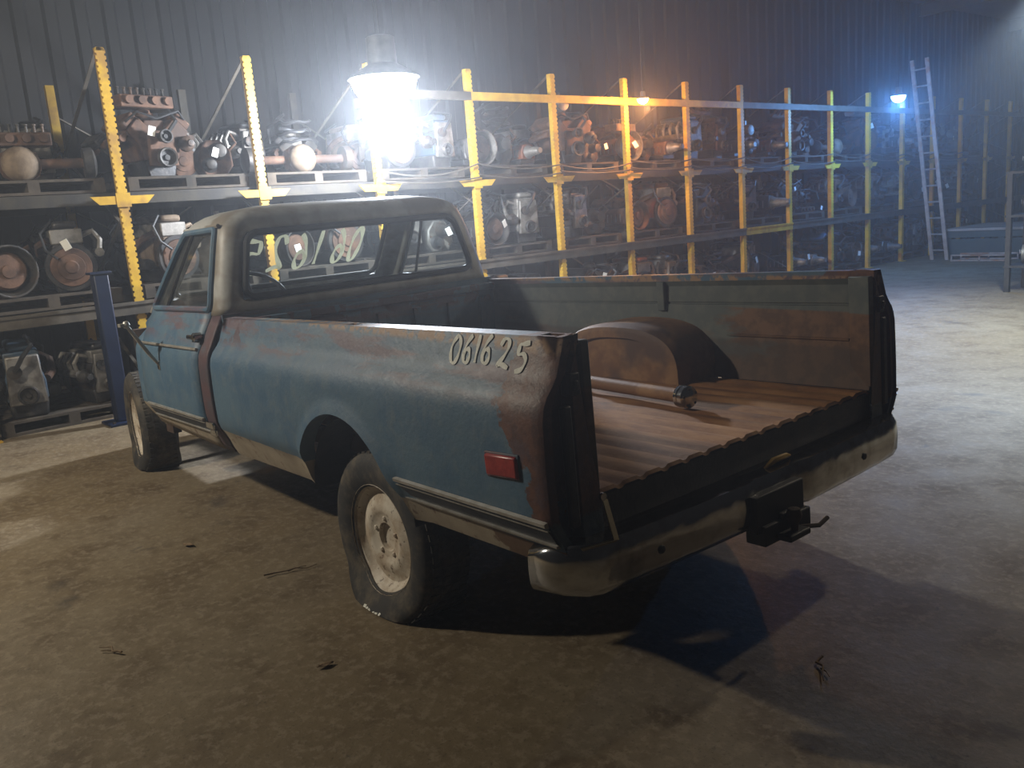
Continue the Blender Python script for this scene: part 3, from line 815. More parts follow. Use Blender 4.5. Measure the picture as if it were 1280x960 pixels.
def ribbon(mb, line, wd, put, n_off=.0015):
    V = []; F = []
    for i, (u, v) in enumerate(line):
        a, b = line[max(i-1, 0)], line[min(i+1, len(line)-1)]
        d = Vector((b[0]-a[0], b[1]-a[1]));
        if d.length < 1e-6: d = Vector((1, 0))
        d.normalize(); k = wd*(.75+.25*math.sin(i*.8))
        V += [put(u-d.y*k, v+d.x*k, 0), put(u+d.y*k, v-d.x*k, 0), put(u+d.y*k, v-d.x*k, n_off), put(u-d.y*k, v+d.x*k, n_off)]
    for i in range(len(line)-1):
        for a, b in ((0, 1), (1, 2), (2, 3), (3, 0)): F.append((i*4+a, i*4+b, i*4+4+b, i*4+4+a))
    F += [(0, 1, 2, 3)]; q = (len(line)-1)*4; F += [(q+3, q+2, q+1, q)]
    mb.add(V, F)
def number(text, name, mat, widths, hgt, wd, place, parent, drop=None):
    for i, ch in enumerate(text):
        mb = MB()
        for st_ in DIG[ch]:
            ln = [(widths[i][0]+(widths[i][1]-widths[i][0])*u, hgt*v+(drop[i] if drop else 0)) for u, v in smooth_line(st_)]
            ribbon(mb, ln, wd, place)
        mb.build(name, mat, parent, TB)
digits = empty('painted_number', (0, 0, 0)); digits.parent = truck; digits['label'] = 'white hand-painted number 061625 on the bed side'
number('061625', 'painted_digit', M['whitepaint'], [(0, .062), (.068, .122), (.125, .165), (.165, .222), (.245, .315), (.325, .395)], .082, .0080,
       lambda u, v, o: (-.655-u, yp(1.062+v)+.002+o, 1.062+v), digits, [0, .004, .006, .008, 0, -.008])
wdig = empty('windscreen_number', (0, 0, 0)); wdig.parent = truck; wdig['label'] = 'pale painted number 061625 on the windscreen, seen reversed'
def wput(u, v, o):
    z = 1.335+v; return (interp(XFf, z)+.004+o, -.51+u, z)
number('061625', 'painted_digit', M['yellowmark'], [(0, .09), (.11, .22), (.29, .36), (.38, .50), (.54, .67), (.69, .86)], .21, .0150, wput, wdig, [.01, .01, .01, 0, 0, -.01])

# ---- driveshaft lying in the bed
ash = empty('axle_shaft', (0, 0, 0), 0, 'rusty axle shaft with a round flange lying on the bed floor', 'axle shaft')
p0, p1 = Vector((.80, -.385, ZF+.034)), Vector((-.70, -.172, ZF+.051))
MB().tube([p0, p1], .029, 14).build('shaft', M['wheelhouse'], ash, TB)
dr = (p1-p0).normalized(); qr = Vector((0, 0, 1)).rotation_difference(dr).to_matrix()
MB().lathe([(.029, -.02), (.046, -.015), (.046, 0), (.040, .004), (.046, .008), (.046, .03), (.030, .04), (0, .042)], p1, 'Z', 18, qr).build('flange', M['chrome'], ash, TB)
for i in range(5):
    a = 2*PI*i/5; MB().lathe([(.006, .03), (.006, .040), (0, .042)], p1+qr @ Vector((.033*math.cos(a), .033*math.sin(a), 0)), 'Z', 8, qr).build('stud', M['under'], ash, TB)

# ------------------------------------------------------------------ storage rack
RB = Vector((5.15, .18, 0)); RD = Vector((.0249, -.9997, 0)); RN = Vector((.9997, .0249, 0)); RANG = math.atan2(RD.y, RD.x); SP = 1.317
def RK(s, o, z): return RB + RD*s + RN*o + Vector((0, 0, z))
K0, K1 = -2, 17
ZL, ZA, ZT = 1.0, 1.885, 2.85
rack = empty('storage_rack', RB, RANG, 'long yellow steel storage rack loaded with salvaged engines', 'storage rack')
def notched_post(ht):
    mb = MB(); w_, d_ = .085, .07
    # C-shaped column with punched slots along both front edges
    V = []; F = []; z = 0; st = .05
    prof = []
    k = 0
    while z < ht:
        prof += [(z, w_/2), (z+st*.55, w_/2), (z+st*.6, w_/2-.012), (z+st*.95, w_/2-.012)]; z += st
    prof.append((ht, w_/2))
    for z_, h_ in prof: V += [(-h_, 0, z_), (h_, 0, z_), (w_/2-.01, d_, z_), (-w_/2+.01, d_, z_)]
    for i in range(len(prof)-1):
        for a, b in ((0, 1), (1, 2), (2, 3), (3, 0)): F.append((i*4+a, i*4+b, i*4+4+b, i*4+4+a))
    q = (len(prof)-1)*4; F += [(q, q+1, q+2, q+3), (3, 2, 1, 0)]
    return mb.add(V, F)
post_me = notched_post(3.12).build('post', M['yellow'], rack, smooth=0)
plain = MB().bx((-.04, 0, 0), (.04, .06, 3.1)).build('rear_post', M['rackdark'], rack, smooth=0)
armm = MB().prism([(-.27, .035), (.27, .035), (.20, -.035), (-.20, -.035)], -.012, .0, 'Y').bx((-.06, -.016, -.06), (.06, -.012, .06)).build('shelf_arm', M['yellow'], rack, smooth=0)
foot = MB().bx((-.065, -.05, 0), (.065, .03, .012)).build('foot_plate', M['yellow'], rack, smooth=0)
def child(src, loc, rz=0, parent=rack, mat=None, rx=0, ry=0):
    o = src.copy(); COL.objects.link(o); o.parent = parent; o.location = loc; o.rotation_euler = (rx, ry, rz)
    if mat:
        o.material_slots[0].link = 'OBJECT'; o.material_slots[0].material = mat
    return o
first = True
brace = MB().bar((0, .06, 0), (0, 1.70, .80), .03, .012).build('frame_brace', M['steel'], rack, smooth=0)
crossb = MB().bar((0, 1.75, 0), (SP, 1.75, .82), .03, .012).build('cross_brace', M['steel'], rack, smooth=0)
beam_l = MB().bx((0, -.03, -.055), (SP, .02, .055)).bx((0, -.045, .03), (SP, -.03, .055)).build('low_beam', M['steel'], rack, smooth=0)
beam_t = MB().bx((0, -.02, -.045), (SP, .03, .045)).build('top_beam', M['steel'], rack, smooth=0)
beam_m = MB().bx((0, .08, -.05), (SP, .12, .05)).build('shelf_beam', M['rackdark'], rack, smooth=0)
beam_r = MB().bx((0, 1.70, -.05), (SP, 1.73, .05)).build('rear_beam', M['rackdark'], rack, smooth=0)
protos = [post_me, plain, armm, foot, brace, crossb, beam_l, beam_t, beam_m, beam_r]
for k in range(K0, K1+1):
    s_ = k*SP
    tilt = random.uniform(-.004, .004)
    child(post_me, (s_, 0, 0), 0, ry=tilt)
    child(plain, (s_, 1.70, 0), mat=M['yellow'] if k in (0, 3) else None)
    child(armm, (s_, -.001, ZA), ry=tilt)
    child(foot, (s_, 0, 0))
    for j in range(4): child(brace, (s_, 0 if j % 2 == 0 else 1.76, .25+j*.70), rz=0 if j % 2 == 0 else PI)
    if k < K1:
        child(beam_l, (s_, 0, ZL-.05), mat=M['yellow'] if k in (7,) else None)
        if k >= 2: child(beam_t, (s_, 0, ZT), mat=M['yellow'] if 2 < k < 7 else None)
        child(beam_m, (s_, 0, ZA+.02)); child(beam_r, (s_, 0, ZL-.05)); child(beam_r, (s_, 0, ZA+.02))
        if k % 3 != 1: child(crossb, (s_, 0, 1.08)); child(crossb, (s_ + SP, 0, 1.08), mat=None).scale = (-1, 1, 1)
        if k % 2 == 0: child(crossb, (s_, 0, 2.0)); child(crossb, (s_ + SP, 0, 2.0)).scale = (-1, 1, 1)
for o in protos: bpy.data.objects.remove(o)

ORD = ['first', 'second', 'third', 'fourth', 'fifth', 'sixth', 'seventh', 'eighth', 'ninth', 'tenth', 'eleventh', 'twelfth', 'thirteenth', 'fourteenth', 'fifteenth', 'sixteenth', 'seventeenth', 'eighteenth', 'nineteenth']
# sagging cables strung along the front of the shelf
for k in range(2, 13):
    for h0, sag in ((2.08, .06), (1.97, .045)):
        pts = []
        sg_ = sag*random.uniform(.6, 1.5); z0 = h0+random.uniform(-.03, .03); z1 = h0+random.uniform(-.03, .03)
        for i in range(11):
            u = i/10; pts.append(RK((k+u)*SP, -.05, z0+(z1-z0)*u-sg_*4*u*(1-u)))
        o = MB().tube(pts, .009, 5).build('slack_cable', M['steel'])
        tag(o, '%s of two thin slack cables across the %s rack bay from the left' % ('upper' if h0 > 2 else 'lower', ORD[k+2]), 'cable', 'cables across the rack')

# ---- pallets
def proto_pallet():
    t = empty('wooden_pallet')
    bd = None
    for i in range(6):
        MB().bx((-.56, -.48+i*.275, .10), (.56, -.48+i*.275+.225, .122)).build('deck_board', M['wood'], t, smooth=0)
    for i in range(3): MB().bx((-.56+i*.515, -.48, .022), (-.56+i*.515+.09, 1.12, .10)).build('stringer', M['wood'], t, smooth=0)
    for y in (-.48, .27, 1.01): MB().bx((-.56, y, 0), (.56, y+.105, .022)).build('bottom_board', M['wood'], t, smooth=0)
    return t

# ---- salvaged engines and gearboxes; local -y faces the aisle, origin at the bottom
def proto_v8():
    t = empty('v8_engine')
    MB().prism([(-.13, 0), (.13, 0), (.16, .16), (-.16, .16)], -.22, .18).build('oil_pan', M['blackoil'], t, bevel=.015)
    MB().prism([(-.17, .16), (.17, .16), (.20, .30), (.30, .42), (.18, .55), (.06, .43), (-.06, .43), (-.18, .55), (-.30, .42), (-.20, .30)], -.25, .25).build('engine_block', M['cast'], t, bevel=.012)
    for sx in (-1, 1):
        r = Matrix.Rotation(sx*math.radians(42), 3, 'Y')
        MB().box((sx*.255, 0, .515), (.17, .46, .09), r).build('valve_cover', M['cast'], t, bevel=.025)
        mb = MB().tube([(sx*.33, -.22, .36), (sx*.35, 0, .34), (sx*.33, .22, .33)], .035, 8)
        for y in (-.18, -.06, .06, .18): mb.tube([(sx*.25, y, .42), (sx*.34, y, .35)], .025, 7)
        mb.build('exhaust_manifold', M['rusty'], t)
    mb = MB().bx((-.10, -.18, .44), (.10, .18, .53)).lathe([(.07, .53), (.06, .57), (.09, .58), (.09, .63), (.05, .65), (0, .65)], (0, .02, 0), 'Z', 14)
    mb.build('intake_manifold', M['alu'], t, bevel=.01)
    MB().prism([(-.14, .10), (.14, .10), (.12, .40), (-.12, .40)], -.30, -.25).build('timing_cover', M['cast'], t, bevel=.012)
    MB().lathe([(.0, -.365), (.025, -.365), (.03, -.345), (.065, -.350), (.072, -.39), (.088, -.395), (.092, -.38), (.078, -.365), (.092, -.35), (.085, -.33), (.03, -.30)], (0, 0, .17), 'Y', 18).build('crank_pulley', M['cast'], t)
    MB().lathe([(0, -.39), (.02, -.39), (.022, -.37), (.045, -.375), (.050, -.41), (.062, -.41), (.065, -.38), (.03, -.37), (.045, -.30)], (0, 0, .36), 'Y', 16).build('water_pump', M['cast'], t)
    MB().tube([(.05, -.34, .40), (.12, -.38, .50), (.10, -.30, .60), (.03, -.1, .62)], .02, 7).build('hose', M['hose'], t)
    MB().tube([(-.3, -.25, .50), (-.22, -.34, .58), (-.05, -.36, .52), (.18, -.33, .60), (.30, -.2, .52)], .012, 6).build('wiring_loom', M['hose'], t)
    MB().lathe([(0, -.40), (.03, -.395), (.035, -.37), (.015, -.36), (.02, -.34), (.045, -.335), (.072, -.31), (.062, -.30), (.075, -.29), (.062, -.28), (.075, -.27), (.05, -.22)], (.24, 0, .30), 'Y', 14).build('alternator', M['cast'], t)
    return t
def proto_i4():
    t = empty('inline_engine')
    MB().prism([(-.13, 0), (.13, 0), (.15, .15), (-.15, .15)], -.24, .24).build('oil_pan', M['blackoil'], t, bevel=.02)
    MB().prism([(-.15, .15), (.15, .15), (.15, .30), (.12, .42), (-.12, .42), (-.15, .30)], -.27, .27).build('engine_block', M['cast'], t, bevel=.012)
    MB().bx((-.13, -.27, .42), (.13, .27, .55)).build('cylinder_head', M['alu'], t, bevel=.012)
    MB().bx((-.10, -.26, .55), (.10, .26, .62)).build('valve_cover', M['cast'], t, bevel=.03)
    mb = MB()
    for y in (-.19, -.06, .06, .19): mb.tube([(.10, y, .48), (.22, y, .52), (.27, y, .44), (.25, y, .34)], .024, 7)
    mb.tube([(.25, -.23, .33), (.25, .23, .33)], .04, 8).build('intake_manifold', M['alu'], t)
    MB().lathe([(.05, -.315), (.165, -.312), (.17, -.295), (.165, -.275), (.05, -.27)], (0, 0, .22), 'Y', 28).build('flywheel', M['rusty'], t)
    MB().lathe([(.0, -.345), (.05, -.342), (.06, -.33), (.11, -.325), (.115, -.31)], (0, 0, .22), 'Y', 20).build('clutch_plate', M['rusty'], t)
    MB().lathe([(.172, -.30), (.205, -.30), (.21, -.26), (.172, -.255), (.172, -.30)], (0, 0, .22), 'Y', 28, capends=False).build('housing_rim', M['blackoil'], t)
    MB().tube([(-.15, -.2, .46), (-.22, -.1, .42), (-.21, .1, .34), (-.16, .2, .3)], .035, 8).build('exhaust_manifold', M['rusty'], t)
    MB().lathe([(.05, 0), (.06, .02), (.06, .13), (.04, .15)], (-.21, -.12, .17), 'Y', 14).build('starter_motor', M['blackoil'], t)
    MB().prism([(-.14, .12), (.14, .12), (.12, .52), (-.12, .52)], .27, .32).build('timing_cover', M['alu'], t, bevel=.012)
    MB().lathe([(.02, .32), (.075, .33), (.065, .345), (.08, .36), (.066, .375), (.055, .35), (.025, .345), (.02, .365), (0, .365)], (0, 0, .20), 'Y', 16).build('crank_pulley', M['cast'], t)
    MB().lathe([(.02, .32), (.05, .33), (.055, .37), (.02, .38), (0, .38)], (.07, 0, .40), 'Y', 14).build('pump_pulley', M['cast'], t)
    MB().lathe([(.03, .16), (.07, .17), (.06, .20), (.075, .21), (.06, .23), (.075, .25), (.045, .30), (.02, .31), (.035, .33), (.03, .35), (0, .35)], (.20, 0, .30), 'Y', 14).build('alternator', M['cast'], t)
    MB().tube([(.07, .37, .40), (.0, .42, .52), (-.08, .36, .60), (-.06, .1, .66)], .018, 6).build('hose', M['hose'], t)
    MB().tube([(-.1, -.2, .62), (-.2, -.26, .52), (-.18, -.32, .38), (-.1, -.36, .30)], .012, 6).build('wiring_loom', M['hose'], t)
    return t
def proto_gearbox():
    t = empty('automatic_gearbox')
    MB().lathe([(.19, -.30), (.205, -.295), (.20, -.27), (.165, -.14), (.14, -.10)], (0, 0, .21), 'Y', 22, capends=False).build('bell_housing', M['alu'], t, solid=.012)
    MB().lathe([(0, -.27), (.05, -.268), (.055, -.255), (.13, -.25), (.15, -.22), (.12, -.16)], (0, 0, .21), 'Y', 22).build('torque_converter', M['rusty'], t)
    MB().prism([(-.14, .10), (.14, .10), (.15, .22), (.10, .33), (-.10, .33), (-.15, .22)], -.12, .28).build('gear_case', M['alu'], t, bevel=.015)
    MB().prism([(-.15, .03), (.15, .03), (.16, .10), (-.16, .10)], -.10, .24).build('oil_pan', M['blackoil'], t, bevel=.012)
    MB().lathe([(.11, .28), (.08, .34), (.06, .50), (.045, .52), (.045, .56)], (0, 0, .21), 'Y', 16).build('tail_housing', M['alu'], t)
    for i in range(4): MB().bx((-.155, -.06+i*.08, .14), (.155, -.045+i*.08, .25)).build('case_rib', M['alu'], t)
    MB().bx((-.10, -.10, 0), (.10, .20, .03)).build('rest_block', M['wood'], t)
    return t
def proto_axle():
    t = empty('axle_housing')
    MB().lathe([(.045, -.52), (.045, -.16), (.10, -.14), (.145, -.06), (.145, .06), (.10, .14), (.045, .16), (.045, .52)], (0, 0, .15), 'X', 16).build('axle_tube', M['rusty'], t)
    MB().lathe([(.0, -.20), (.08, -.195), (.13, -.16), (.15, -.12), (.14, -.05)], (0, 0, .15), 'Y', 18).build('differential_cover', M['tan'], t)
    for sx in (-1, 1):
        MB().lathe([(.045, .50), (.13, .505), (.135, .58), (.10, .60), (.05, .61), (0, .61)] if sx > 0 else [(.045, -.50), (.13, -.505), (.135, -.58), (.10, -.60), (.05, -.61), (0, -.61)], (0, 0, .15), 'X', 18).build('brake_drum', M['cast'], t)
    return t
def proto_heads():
    t = empty('cylinder_head')
    MB().bx((-.26, -.10, 0), (.26, .10, .11)).build('casting', M['tan'], t, bevel=.012)
    for i in range(4): MB().lathe([(.035, -.135), (.038, -.10), (.03, -.095), (.0, -.09)], (-.19+i*.127, 0, .06), 'Y', 12).build('exhaust_port', M['rusty'], t)
    for i in range(8): MB().lathe([(.012, .11), (.012, .17), (.018, .175), (.018, .185), (0, .19)], (-.22+i*.063, .0, 0), 'Z', 8).build('valve_spring', M['cast'], t)
    return t
def proto_case():
    t = empty('transfer_case')
    MB().prism([(-.12, 0), (.10, 0), (.17, .10), (.16, .25), (.06, .36), (-.08, .36), (-.17, .25), (-.18, .10)], -.10, .16).build('gear_case', M['alu'], t, bevel=.02)
    MB().lathe([(.05, -.24), (.065, -.235), (.06, -.16), (.09, -.10)], (.02, 0, .24), 'Y', 14).build('input_flange', M['cast'], t)
    MB().lathe([(.04, -.20), (.05, -.195), (.05, -.12), (.08, -.10)], (-.07, 0, .11), 'Y', 14).build('output_flange', M['cast'], t)
    for i in range(8):
        a = 2*PI*i/8; MB().lathe([(.009, -.112), (.009, -.10)], (.14*math.cos(a), 0, .18+.15*math.sin(a)), 'Y', 6).build('case_bolt', M['rusty'], t)
    MB().tube([(.15, -.05, .25), (.22, -.10, .32), (.20, .0, .42)], .012, 6).build('shift_rod', M['rusty'], t)
    return t
def proto_alt():
    t = empty('alternator')
    MB().lathe([(.03, -.12), (.05, -.115), (.085, -.09), (.09, -.05), (.09, .05), (.08, .08), (.03, .09)], (0, 0, .095), 'Y', 18).build('housing', M['alu'], t)
    MB().lathe([(.015, -.17), (.04, -.165), (.03, -.15), (.042, -.135), (.02, -.12)], (0, 0, .095), 'Y', 16).build('pulley', M['cast'], t)
    MB().bx((-.02, -.06, .18), (.02, -.02, .25)).build('mounting_ear', M['alu'], t)
    return t
def proto_manifold():
    t = empty('exhaust_header')
    MB().tube([(-.24, 0, .06), (.0, .02, .05), (.24, 0, .06), (.32, -.05, .12)], .032, 8).build('collector', M['rusty'], t)
    for i in range(4):
        x = -.20+i*.13; MB().tube([(x, 0, .06), (x, -.07, .12), (x-.01, -.10, .22)], .022, 7).build('runner', M['rusty'], t)
    MB().bx((-.24, -.13, .215), (.23, -.07, .235)).build('flange', M['rusty'], t)
    return t
def proto_hose():
    t = empty('hose_coil')
    pts = [(.16*math.cos(a*.5)*(1+.08*math.sin(a*1.7)), .14*math.sin(a*.5), .02+.007*a+.01*math.sin(a*2.3)) for a in range(0, 40)]
    MB().tube(pts, .017, 6).build('coil', M['hose'], t)
    MB().tube([pts[-1], (pts[-1][0]+.1, -.18, .2), (.2, -.24, .05)], .017, 6).build('loose_end', M['hose'], t)
    return t
PROTO = dict(alt=proto_alt(), manifold=proto_manifold(), hose=proto_hose(), v8=proto_v8(), i4=proto_i4(), gearbox=proto_gearbox(), axle=proto_axle(), head=proto_heads(), case=proto_case(), pallet=proto_pallet())
tagp = MB().bx((-.032, -.002, -.09), (.032, .002, 0)).build('paper_tag', M['tagm'], None, smooth=0)
tiep = MB().tube([(0, 0, 0), (.005, .02, .03), (0, .05, .06)], .003, 4).build('tag_string', M['tagm'], None)
def spawn(kind, loc, rz, label, cat, group, mats=None, scale=1.0, tagpos=None, rx=0, ry=0):
    src = PROTO[kind]
    r = bpy.data.objects.new(src.name.split('.')[0], None); COL.objects.link(r); r.empty_display_size = .1
    r.location = loc; r.rotation_euler = (rx, ry, rz); r.scale = (scale,)*3
    tag(r, label, cat, group)
    for ch in src.children:
        c = ch.copy(); COL.objects.link(c); c.parent = r
        if mats and ch.name.split('.')[0] in mats:
            c.material_slots[0].link = 'OBJECT'; c.material_slots[0].material = mats[ch.name.split('.')[0]]
    if tagpos:
        a = random.uniform(-.5, .5)
        c = tagp.copy(); COL.objects.link(c); c.parent = r; c.location = tagpos; c.rotation_euler = (random.uniform(-.2, .1), a, random.uniform(-.4, .4))
    return r
CATN = dict(v8='engine', i4='engine', gearbox='gearbox', axle='axle', head='cylinder head', case='transfer case', alt='alternator', manifold='header', hose='hose')
DESC = dict(v8='V-shaped engine', i4='inline engine', gearbox='gearbox with open bell housing', axle='axle housing', head='bare cylinder head', case='cast transfer case', alt='small alternator', manifold='exhaust header', hose='coil of black hose')
TONES = [('greasy dark', dict(engine_block='cast', valve_cover='blackoil', gear_case='cast', bell_housing='cast', casting='cast')),
         ('rusty brown', dict(engine_block='rusty', valve_cover='rusty', gear_case='rusty', timing_cover='rusty', bell_housing='rusty', intake_manifold='rusty', casting='rusty', cylinder_head='rusty')),
         ('pale aluminium', dict(engine_block='alu', valve_cover='alu', gear_case='alu', casting='alu')),
         ('dusty tan', dict(engine_block='tan', valve_cover='tan', gear_case='tan', timing_cover='tan', casting='tan', bell_housing='tan', intake_manifold='tan')),
         ('faded blue', dict(engine_block='engblue', valve_cover='engblue', gear_case='engblue', casting='engblue', cylinder_head='engblue')),
         ('faded orange', dict(engine_block='engred', valve_cover='engred', gear_case='engred', casting='engred', intake_manifold='tan'))]
HT = dict(v8=.65, i4=.62, gearbox=.42, axle=.30, head=.19, case=.42, alt=.2, manifold=.24, hose=.3)
HW = dict(v8=.38, i4=.28, gearbox=.21, axle=.61, head=.26, case=.2, alt=.1, manifold=.3, hose=.2)
rnd = random.Random(11)
def shelf_name(l): return {0: 'floor level', 1: 'middle shelf', 2: 'upper shelf'}[l]
def ok_bay(l, k): return True if l > 0 else (k <= 0 or k >= 4)
PBOX = {}
for kd, t in PROTO.items():
    PBOX[kd] = []
    for ch in t.children:
        bb = [Vector(c) for c in ch.bound_box]
        PBOX[kd].append((Vector([min(p[i] for p in bb) for i in range(3)]), Vector([max(p[i] for p in bb) for i in range(3)])))
def boxes(kd, x, d, z, rot, k):
    c, sn = math.cos(rot), math.sin(rot); out = []
    for lo, hi in PBOX[kd]:
        X = [(u*c-v*sn)*k+x for u in (lo.x, hi.x) for v in (lo.y, hi.y)]; Y = [(u*sn+v*c)*k+d for u in (lo.x, hi.x) for v in (lo.y, hi.y)]
        out.append((min(X), min(Y), z+lo.z*k, max(X), max(Y), z+hi.z*k))
    return out
PLACED = []
def clash(a, b, e=.003): return all(a[i] < b[i+3]-e and b[i] < a[i+3]-e for i in range(3))
def fits(bs, s_, ztop):
    if min(q[0] for q in bs) < s_-SP/2+.035 or max(q[3] for q in bs) > s_+SP/2-.035 or max(q[4] for q in bs) > 1.68 or min(q[1] for q in bs) < -.12 or max(q[5] for q in bs) > ztop: return False
    near = [p for p in PLACED if abs((p[0]+p[3])/2-s_) < SP*1.2]
    return not any(clash(q, p) for q in bs for p in near)
for l, z in ((0, 0.0), (1, ZL+.01), (2, ZA+.075)):
    ztop = {0: ZL-.12, 1: ZA-.04, 2: 3.0}[l]
    for k in range(-1, 15):
        if not ok_bay(l, k): continue
        bay = k+1; s_ = (k-.5)*SP     # bay k lies between post k-1 and post k
        where = 'on the %s of the %s rack bay from the left' % (shelf_name(l), ORD[bay]) if l else 'at floor level in the %s rack bay from the left' % ORD[bay]
        at = where.replace(' rack bay', ' bay')
        spawn('pallet', RK(s_, .58, z + .002), RANG, 'grey wooden pallet %s' % where, 'pallet', 'pallets on the rack')
        zb = z+.124
        combos = [('v8', 'gearbox'), ('i4', 'i4'), ('v8', 'case'), ('gearbox', 'i4'), ('i4', 'gearbox'), ('case', 'v8'), ('gearbox', 'case', 'gearbox'), ('axle',), ('v8', 'head'), ('i4', 'case')]
        cb_ = combos[(k*5+l*3+rnd.randrange(2)) % len(combos)]
        room = SP-.09; wsum = sum(HW[c]*2 for c in cb_); gap = max(.005, (room-wsum)/(len(cb_)+1))
        x = -room/2+gap; names = set(); tops = []
        def tone(c, opts):
            for _ in range(30):
                tn = TONES[rnd.choice(opts) if _ < 5 else rnd.randrange(6)]
                if (tn[0], c) not in names: break
            names.add((tn[0], c)); return tn
        def put(c, px, dep, zz, rots, label, k0=1.0, tagged=False, opts=(0, 0, 1), key=None, tries=12):
            for q in range(tries):
                kk = k0*(.975**q); rot = rnd.choice(rots)+rnd.uniform(-.28, .28)*(1-q/tries)
                X = px+rnd.uniform(-.04, .04)*(q > 0); D = dep+rnd.uniform(-.05, .05)
                bs = boxes(c, X, D, zz, rot, kk)
                if fits(bs, s_, ztop): break
            else: return None
            tn = tone(key or c, list(opts))
            tp = (rnd.uniform(-.12, .12), -.36, HT[c]*rnd.uniform(.45, .85)) if tagged else None
            spawn(c, RK(X, D, zz), RANG+rot, label(tn[0]), CATN[c], 'salvaged parts on the rack', {a: M[b] for a, b in tn[1].items()}, kk, tp)
            PLACED.extend(bs); tops.append((X, D, c, bs)); return bs
        for ci, c in enumerate(cb_):
            put(c, s_+x+HW[c], .44, zb, [0, PI, PI] if c == 'i4' else ([0, 0, PI] if c == 'gearbox' else [0]), lambda tn, c=c: '%s %s %s' % (tn, DESC[c].replace(' with open bell housing', ''), at),
                rnd.uniform(.96, 1.08), rnd.random() < .34, [0, 0, 0, 1, 1, 2, 3, 4 if l != 1 else 0, 5 if k > 2 else 1])
            x += HW[c]*2+gap
        # more standing behind
        for bx_ in (-.30, .30):
            if l == 0: continue
            c = rnd.choice(['i4', 'v8', 'i4', 'gearbox'])
            put(c, s_+bx_, 1.24, zb, [0, PI], lambda tn, c=c: ('%s %s behind others %s' % (tn, DESC[c].replace(' with open bell housing', ''), at)).replace(' from the left', ''), .95, False, [0, 1, 3, 0], 'back'+c)
        # smaller parts laid on top
        for (tx, td, c, bs) in list(tops):
            if td > .9: continue
            q = rnd.choice(['manifold', 'head', 'alt', 'hose' if ('h', 'h') not in names else 'head'])
            if q == 'hose': names.add(('h', 'h'))
            probe = boxes(q, tx, td, 0, 0, 1.0)
            zr = max([p[5] for p in bs if any(p[0] < r[3] and r[0] < p[3] and p[1] < r[4] and r[1] < p[4] for r in probe)] or [zb])
            zmin = min(r[2] for r in probe)
            put(q, tx, td, zr-zmin+.005, [0, PI], lambda tn, q=q: ('%s%s lying atop %s' % ('' if q == 'hose' else tn+' ', DESC[q].replace('bare ', '').replace('small ', ''), at.replace('on ', '', 1).replace('at ', '', 1))).replace(' from the left', ''), 1.0, False, [0, 1, 1, 3], 'top'+q, 6)

def finish_protos():
    for t in PROTO.values():
        for ch in list(t.children): bpy.data.objects.remove(ch)
        bpy.data.objects.remove(t)
    bpy.data.objects.remove(tagp); bpy.data.objects.remove(tiep)

# dark blue column standing at the foot of the rack
col_ = empty('blue_column', RK(-.36, -.22, 0), RANG, 'dark blue steel column standing on the floor in front of the rack', 'column')
MB().bx((-.06, -.06, .02), (.06, .06, 1.28)).build('shaft', M['darkblue'], col_, bevel=.012)
MB().bx((-.14, -.14, 0), (.14, .14, .022)).build('base_plate', M['darkblue'], col_, bevel=.004)
MB().bx((-.085, -.07, 1.28), (.085, .07, 1.30)).build('cap', M['darkblue'], col_, bevel=.004)
for sx in (-.1, .1):
    MB().lathe([(.014, .022), (.014, .034), (0, .036)], (sx, -.1, 0), 'Z', 6).build('anchor_bolt', M['cast'], col_)
# flat round covers left on the floor by the column
for i, (dx, zz, r) in enumerate(((0, .004, .20), (.02, .054, .17))):
    p = RK(-.10+dx, -.45, zz)
    o = MB().lathe([(0, 0), (r, 0), (r+.01, .015), (r, .03), (r*.7, .045), (r*.3, .048), (0, .048)], (0, 0, 0), 'Z', 24, capends=False).build('brake_drum', M['tan'] if i else M['alu'])
    o.location = p
    tag(o, ['grey brake drum lying on the floor by the blue column', 'smaller tan brake drum stacked on the grey one by the blue column'][i], 'brake drum', 'drums on the floor')

# ------------------------------------------------------------------ ladder leaning on the rack
lad = empty('ladder', (0, 0, 0), 0, 'tall aluminium ladder leaning against the rack at the far end', 'ladder')
def LP(u, side): return Vector((4.90, -14.55, 0)).lerp(Vector((5.28, -14.40, 3.75)), u) + Vector((-.095*side, .015*side, 0))*1.6
for side in (-1, 1): MB().bar(LP(0, side), LP(1, side), .07, .035, (0, 1, 0)).build('rail', M['galv'], lad, smooth=0)
for i in range(12): MB().tube([LP((i+.6)/12.2, -1), LP((i+.6)/12.2, 1)], .016, 8).build('rung', M['galv'], lad)

# ------------------------------------------------------------------ low platform at the end of the aisle
plat = empty('loading_platform', (3.9, -15.6, 0), 0, 'low dark teal platform with pale deck at the end of the aisle', 'platform')
for i in range(6): MB().bx((-1.1, -.95+i*.32, .53), (1.0, -.95+i*.32+.30, .575)).build('deck_plank', M['deck'], plat, smooth=0)
MB().bx((-1.08, -.92, .40), (.98, .93, .53)).build('deck_frame', M['teal'], plat, bevel=.01)
for sx in (-1.0, -.05, .9):
    for sy in (-.85, .86): MB().bx((sx-.05, sy-.05, 0), (sx+.05, sy+.05, .40)).build('leg', M['teal'], plat)
MB().bx((-1.05, .90, .08), (.95, .92, .38)).build('skirt', M['teal'], plat)
pf = empty('steel_frame', (4.03, -14.42, 0), 0, 'low pale steel frame lying on the floor before the platform', 'frame')
for a, b in (((-.5, .2, .11), (.5, .2, .11)), ((-.5, -.2, .11), (.5, -.2, .11)), ((-.5, .2, .015), (.5, .2, .015)), ((-.5, -.2, .015), (.5, -.2, .015))): MB().bar(a, b, .025, .025).build('rail', M['galv'], pf, smooth=0)
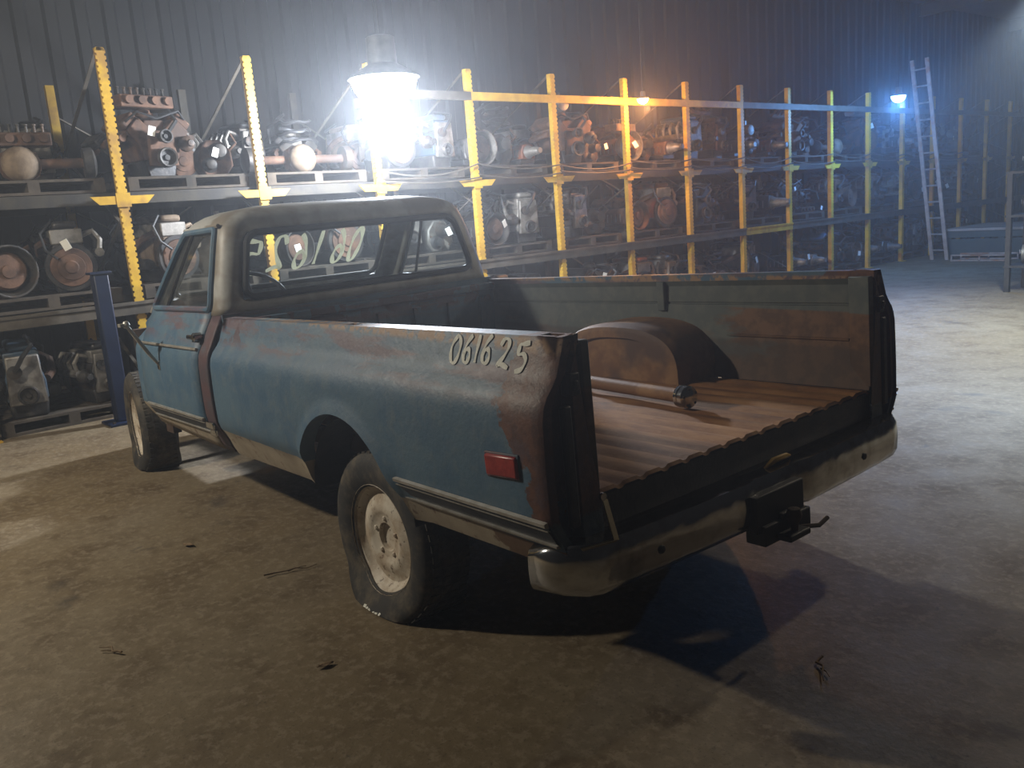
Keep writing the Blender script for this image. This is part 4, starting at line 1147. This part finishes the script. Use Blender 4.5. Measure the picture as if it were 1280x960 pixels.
for x in (-.5, 0, .5):
    for y in (-.2, .2): MB().bar((x, y, 0), (x, y, .12), .025, .025).build('upright', M['galv'], pf, smooth=0)

# ------------------------------------------------------------------ parts stand at the right edge
sx0, sy0 = 1.50, -10.05
std = empty('parts_stand', (sx0, sy0, 0), 0, 'dark steel stand stacked with parts at the right edge of the floor', 'stand')
for a in (-.32, .32):
    for b in (-.28, .28): MB().bx((a-.03, b-.03, 0), (a+.03, b+.03, 1.55)).build('leg', M['blackpaint'], std)
for z in (.35, 1.0, 1.55): MB().bx((-.36, -.32, z-.03), (.36, .32, z)).build('shelf', M['blackpaint'], std)
for z, c, tn, txt in ((.35, 'gearbox', 4, 'blue gearbox on the lowest shelf of the dark parts stand'), (1.0, 'i4', 2, 'pale aluminium engine on the middle shelf of the dark parts stand'), (1.55, 'gearbox', 2, 'pale gearbox on top of the dark parts stand')):
    spawn(c, (sx0+.06, sy0, z+.002), 1.75, txt, CATN[c], 'parts on the stand', {a: M[b] for a, b in TONES[tn][1].items()}, .60, (0, -.36, .3))
finish_protos()

# ------------------------------------------------------------------ litter on the floor
def twig(x, y, a, Ln, label, seed):
    r = random.Random(seed); t = empty('dry_twig', (x, y, 0), a, label, 'twig', 'litter on the floor')
    MB().tube([(i*Ln/5, r.uniform(-.012, .012), .008+r.uniform(0, .008)) for i in range(6)], [.004, .004, .0035, .003, .002, .0015], 6).build('stem', M['twig'], t)
    MB().tube([(Ln*.45, 0, .008), (Ln*.6, .015, .01), (Ln*.8, .022, .008)], [.003, .002, .0015], 5).build('side_shoot', M['twig'], t)
twig(.69, 1.10, -1.9, .24, 'short dry twig on the floor left of the rear wheel', 1)
twig(-1.46, .10, 2.2, .14, 'pale curled twig on the floor behind the bumper', 2)
twig(.42, 1.79, .3, .12, 'small twig on the floor nearest the left corner', 3)
def leaf(x, y, a, s_, label):
    mb = MB(); mb.grid(lambda u, v: ((u-.5)*s_*2, (v-.5)*s_*math.sin(PI*min(max(u, .04), .96)), .006+.02*s_*10*(u-.5)**2+.01*abs(v-.5)), 6, 4)
    o = mb.build('dry_leaf', M['twig'], None, solid=.002); o.location = (x, y, 0); o.rotation_euler = (0, 0, a)
    tag(o, label, 'leaf', 'litter on the floor')
leaf(1.38, 1.20, .4, .035, 'small brown leaf on the floor beside the front of the bed')
leaf(-.25, 1.28, 1.4, .03, 'dark dry leaf on the floor in front of the rear tyre')
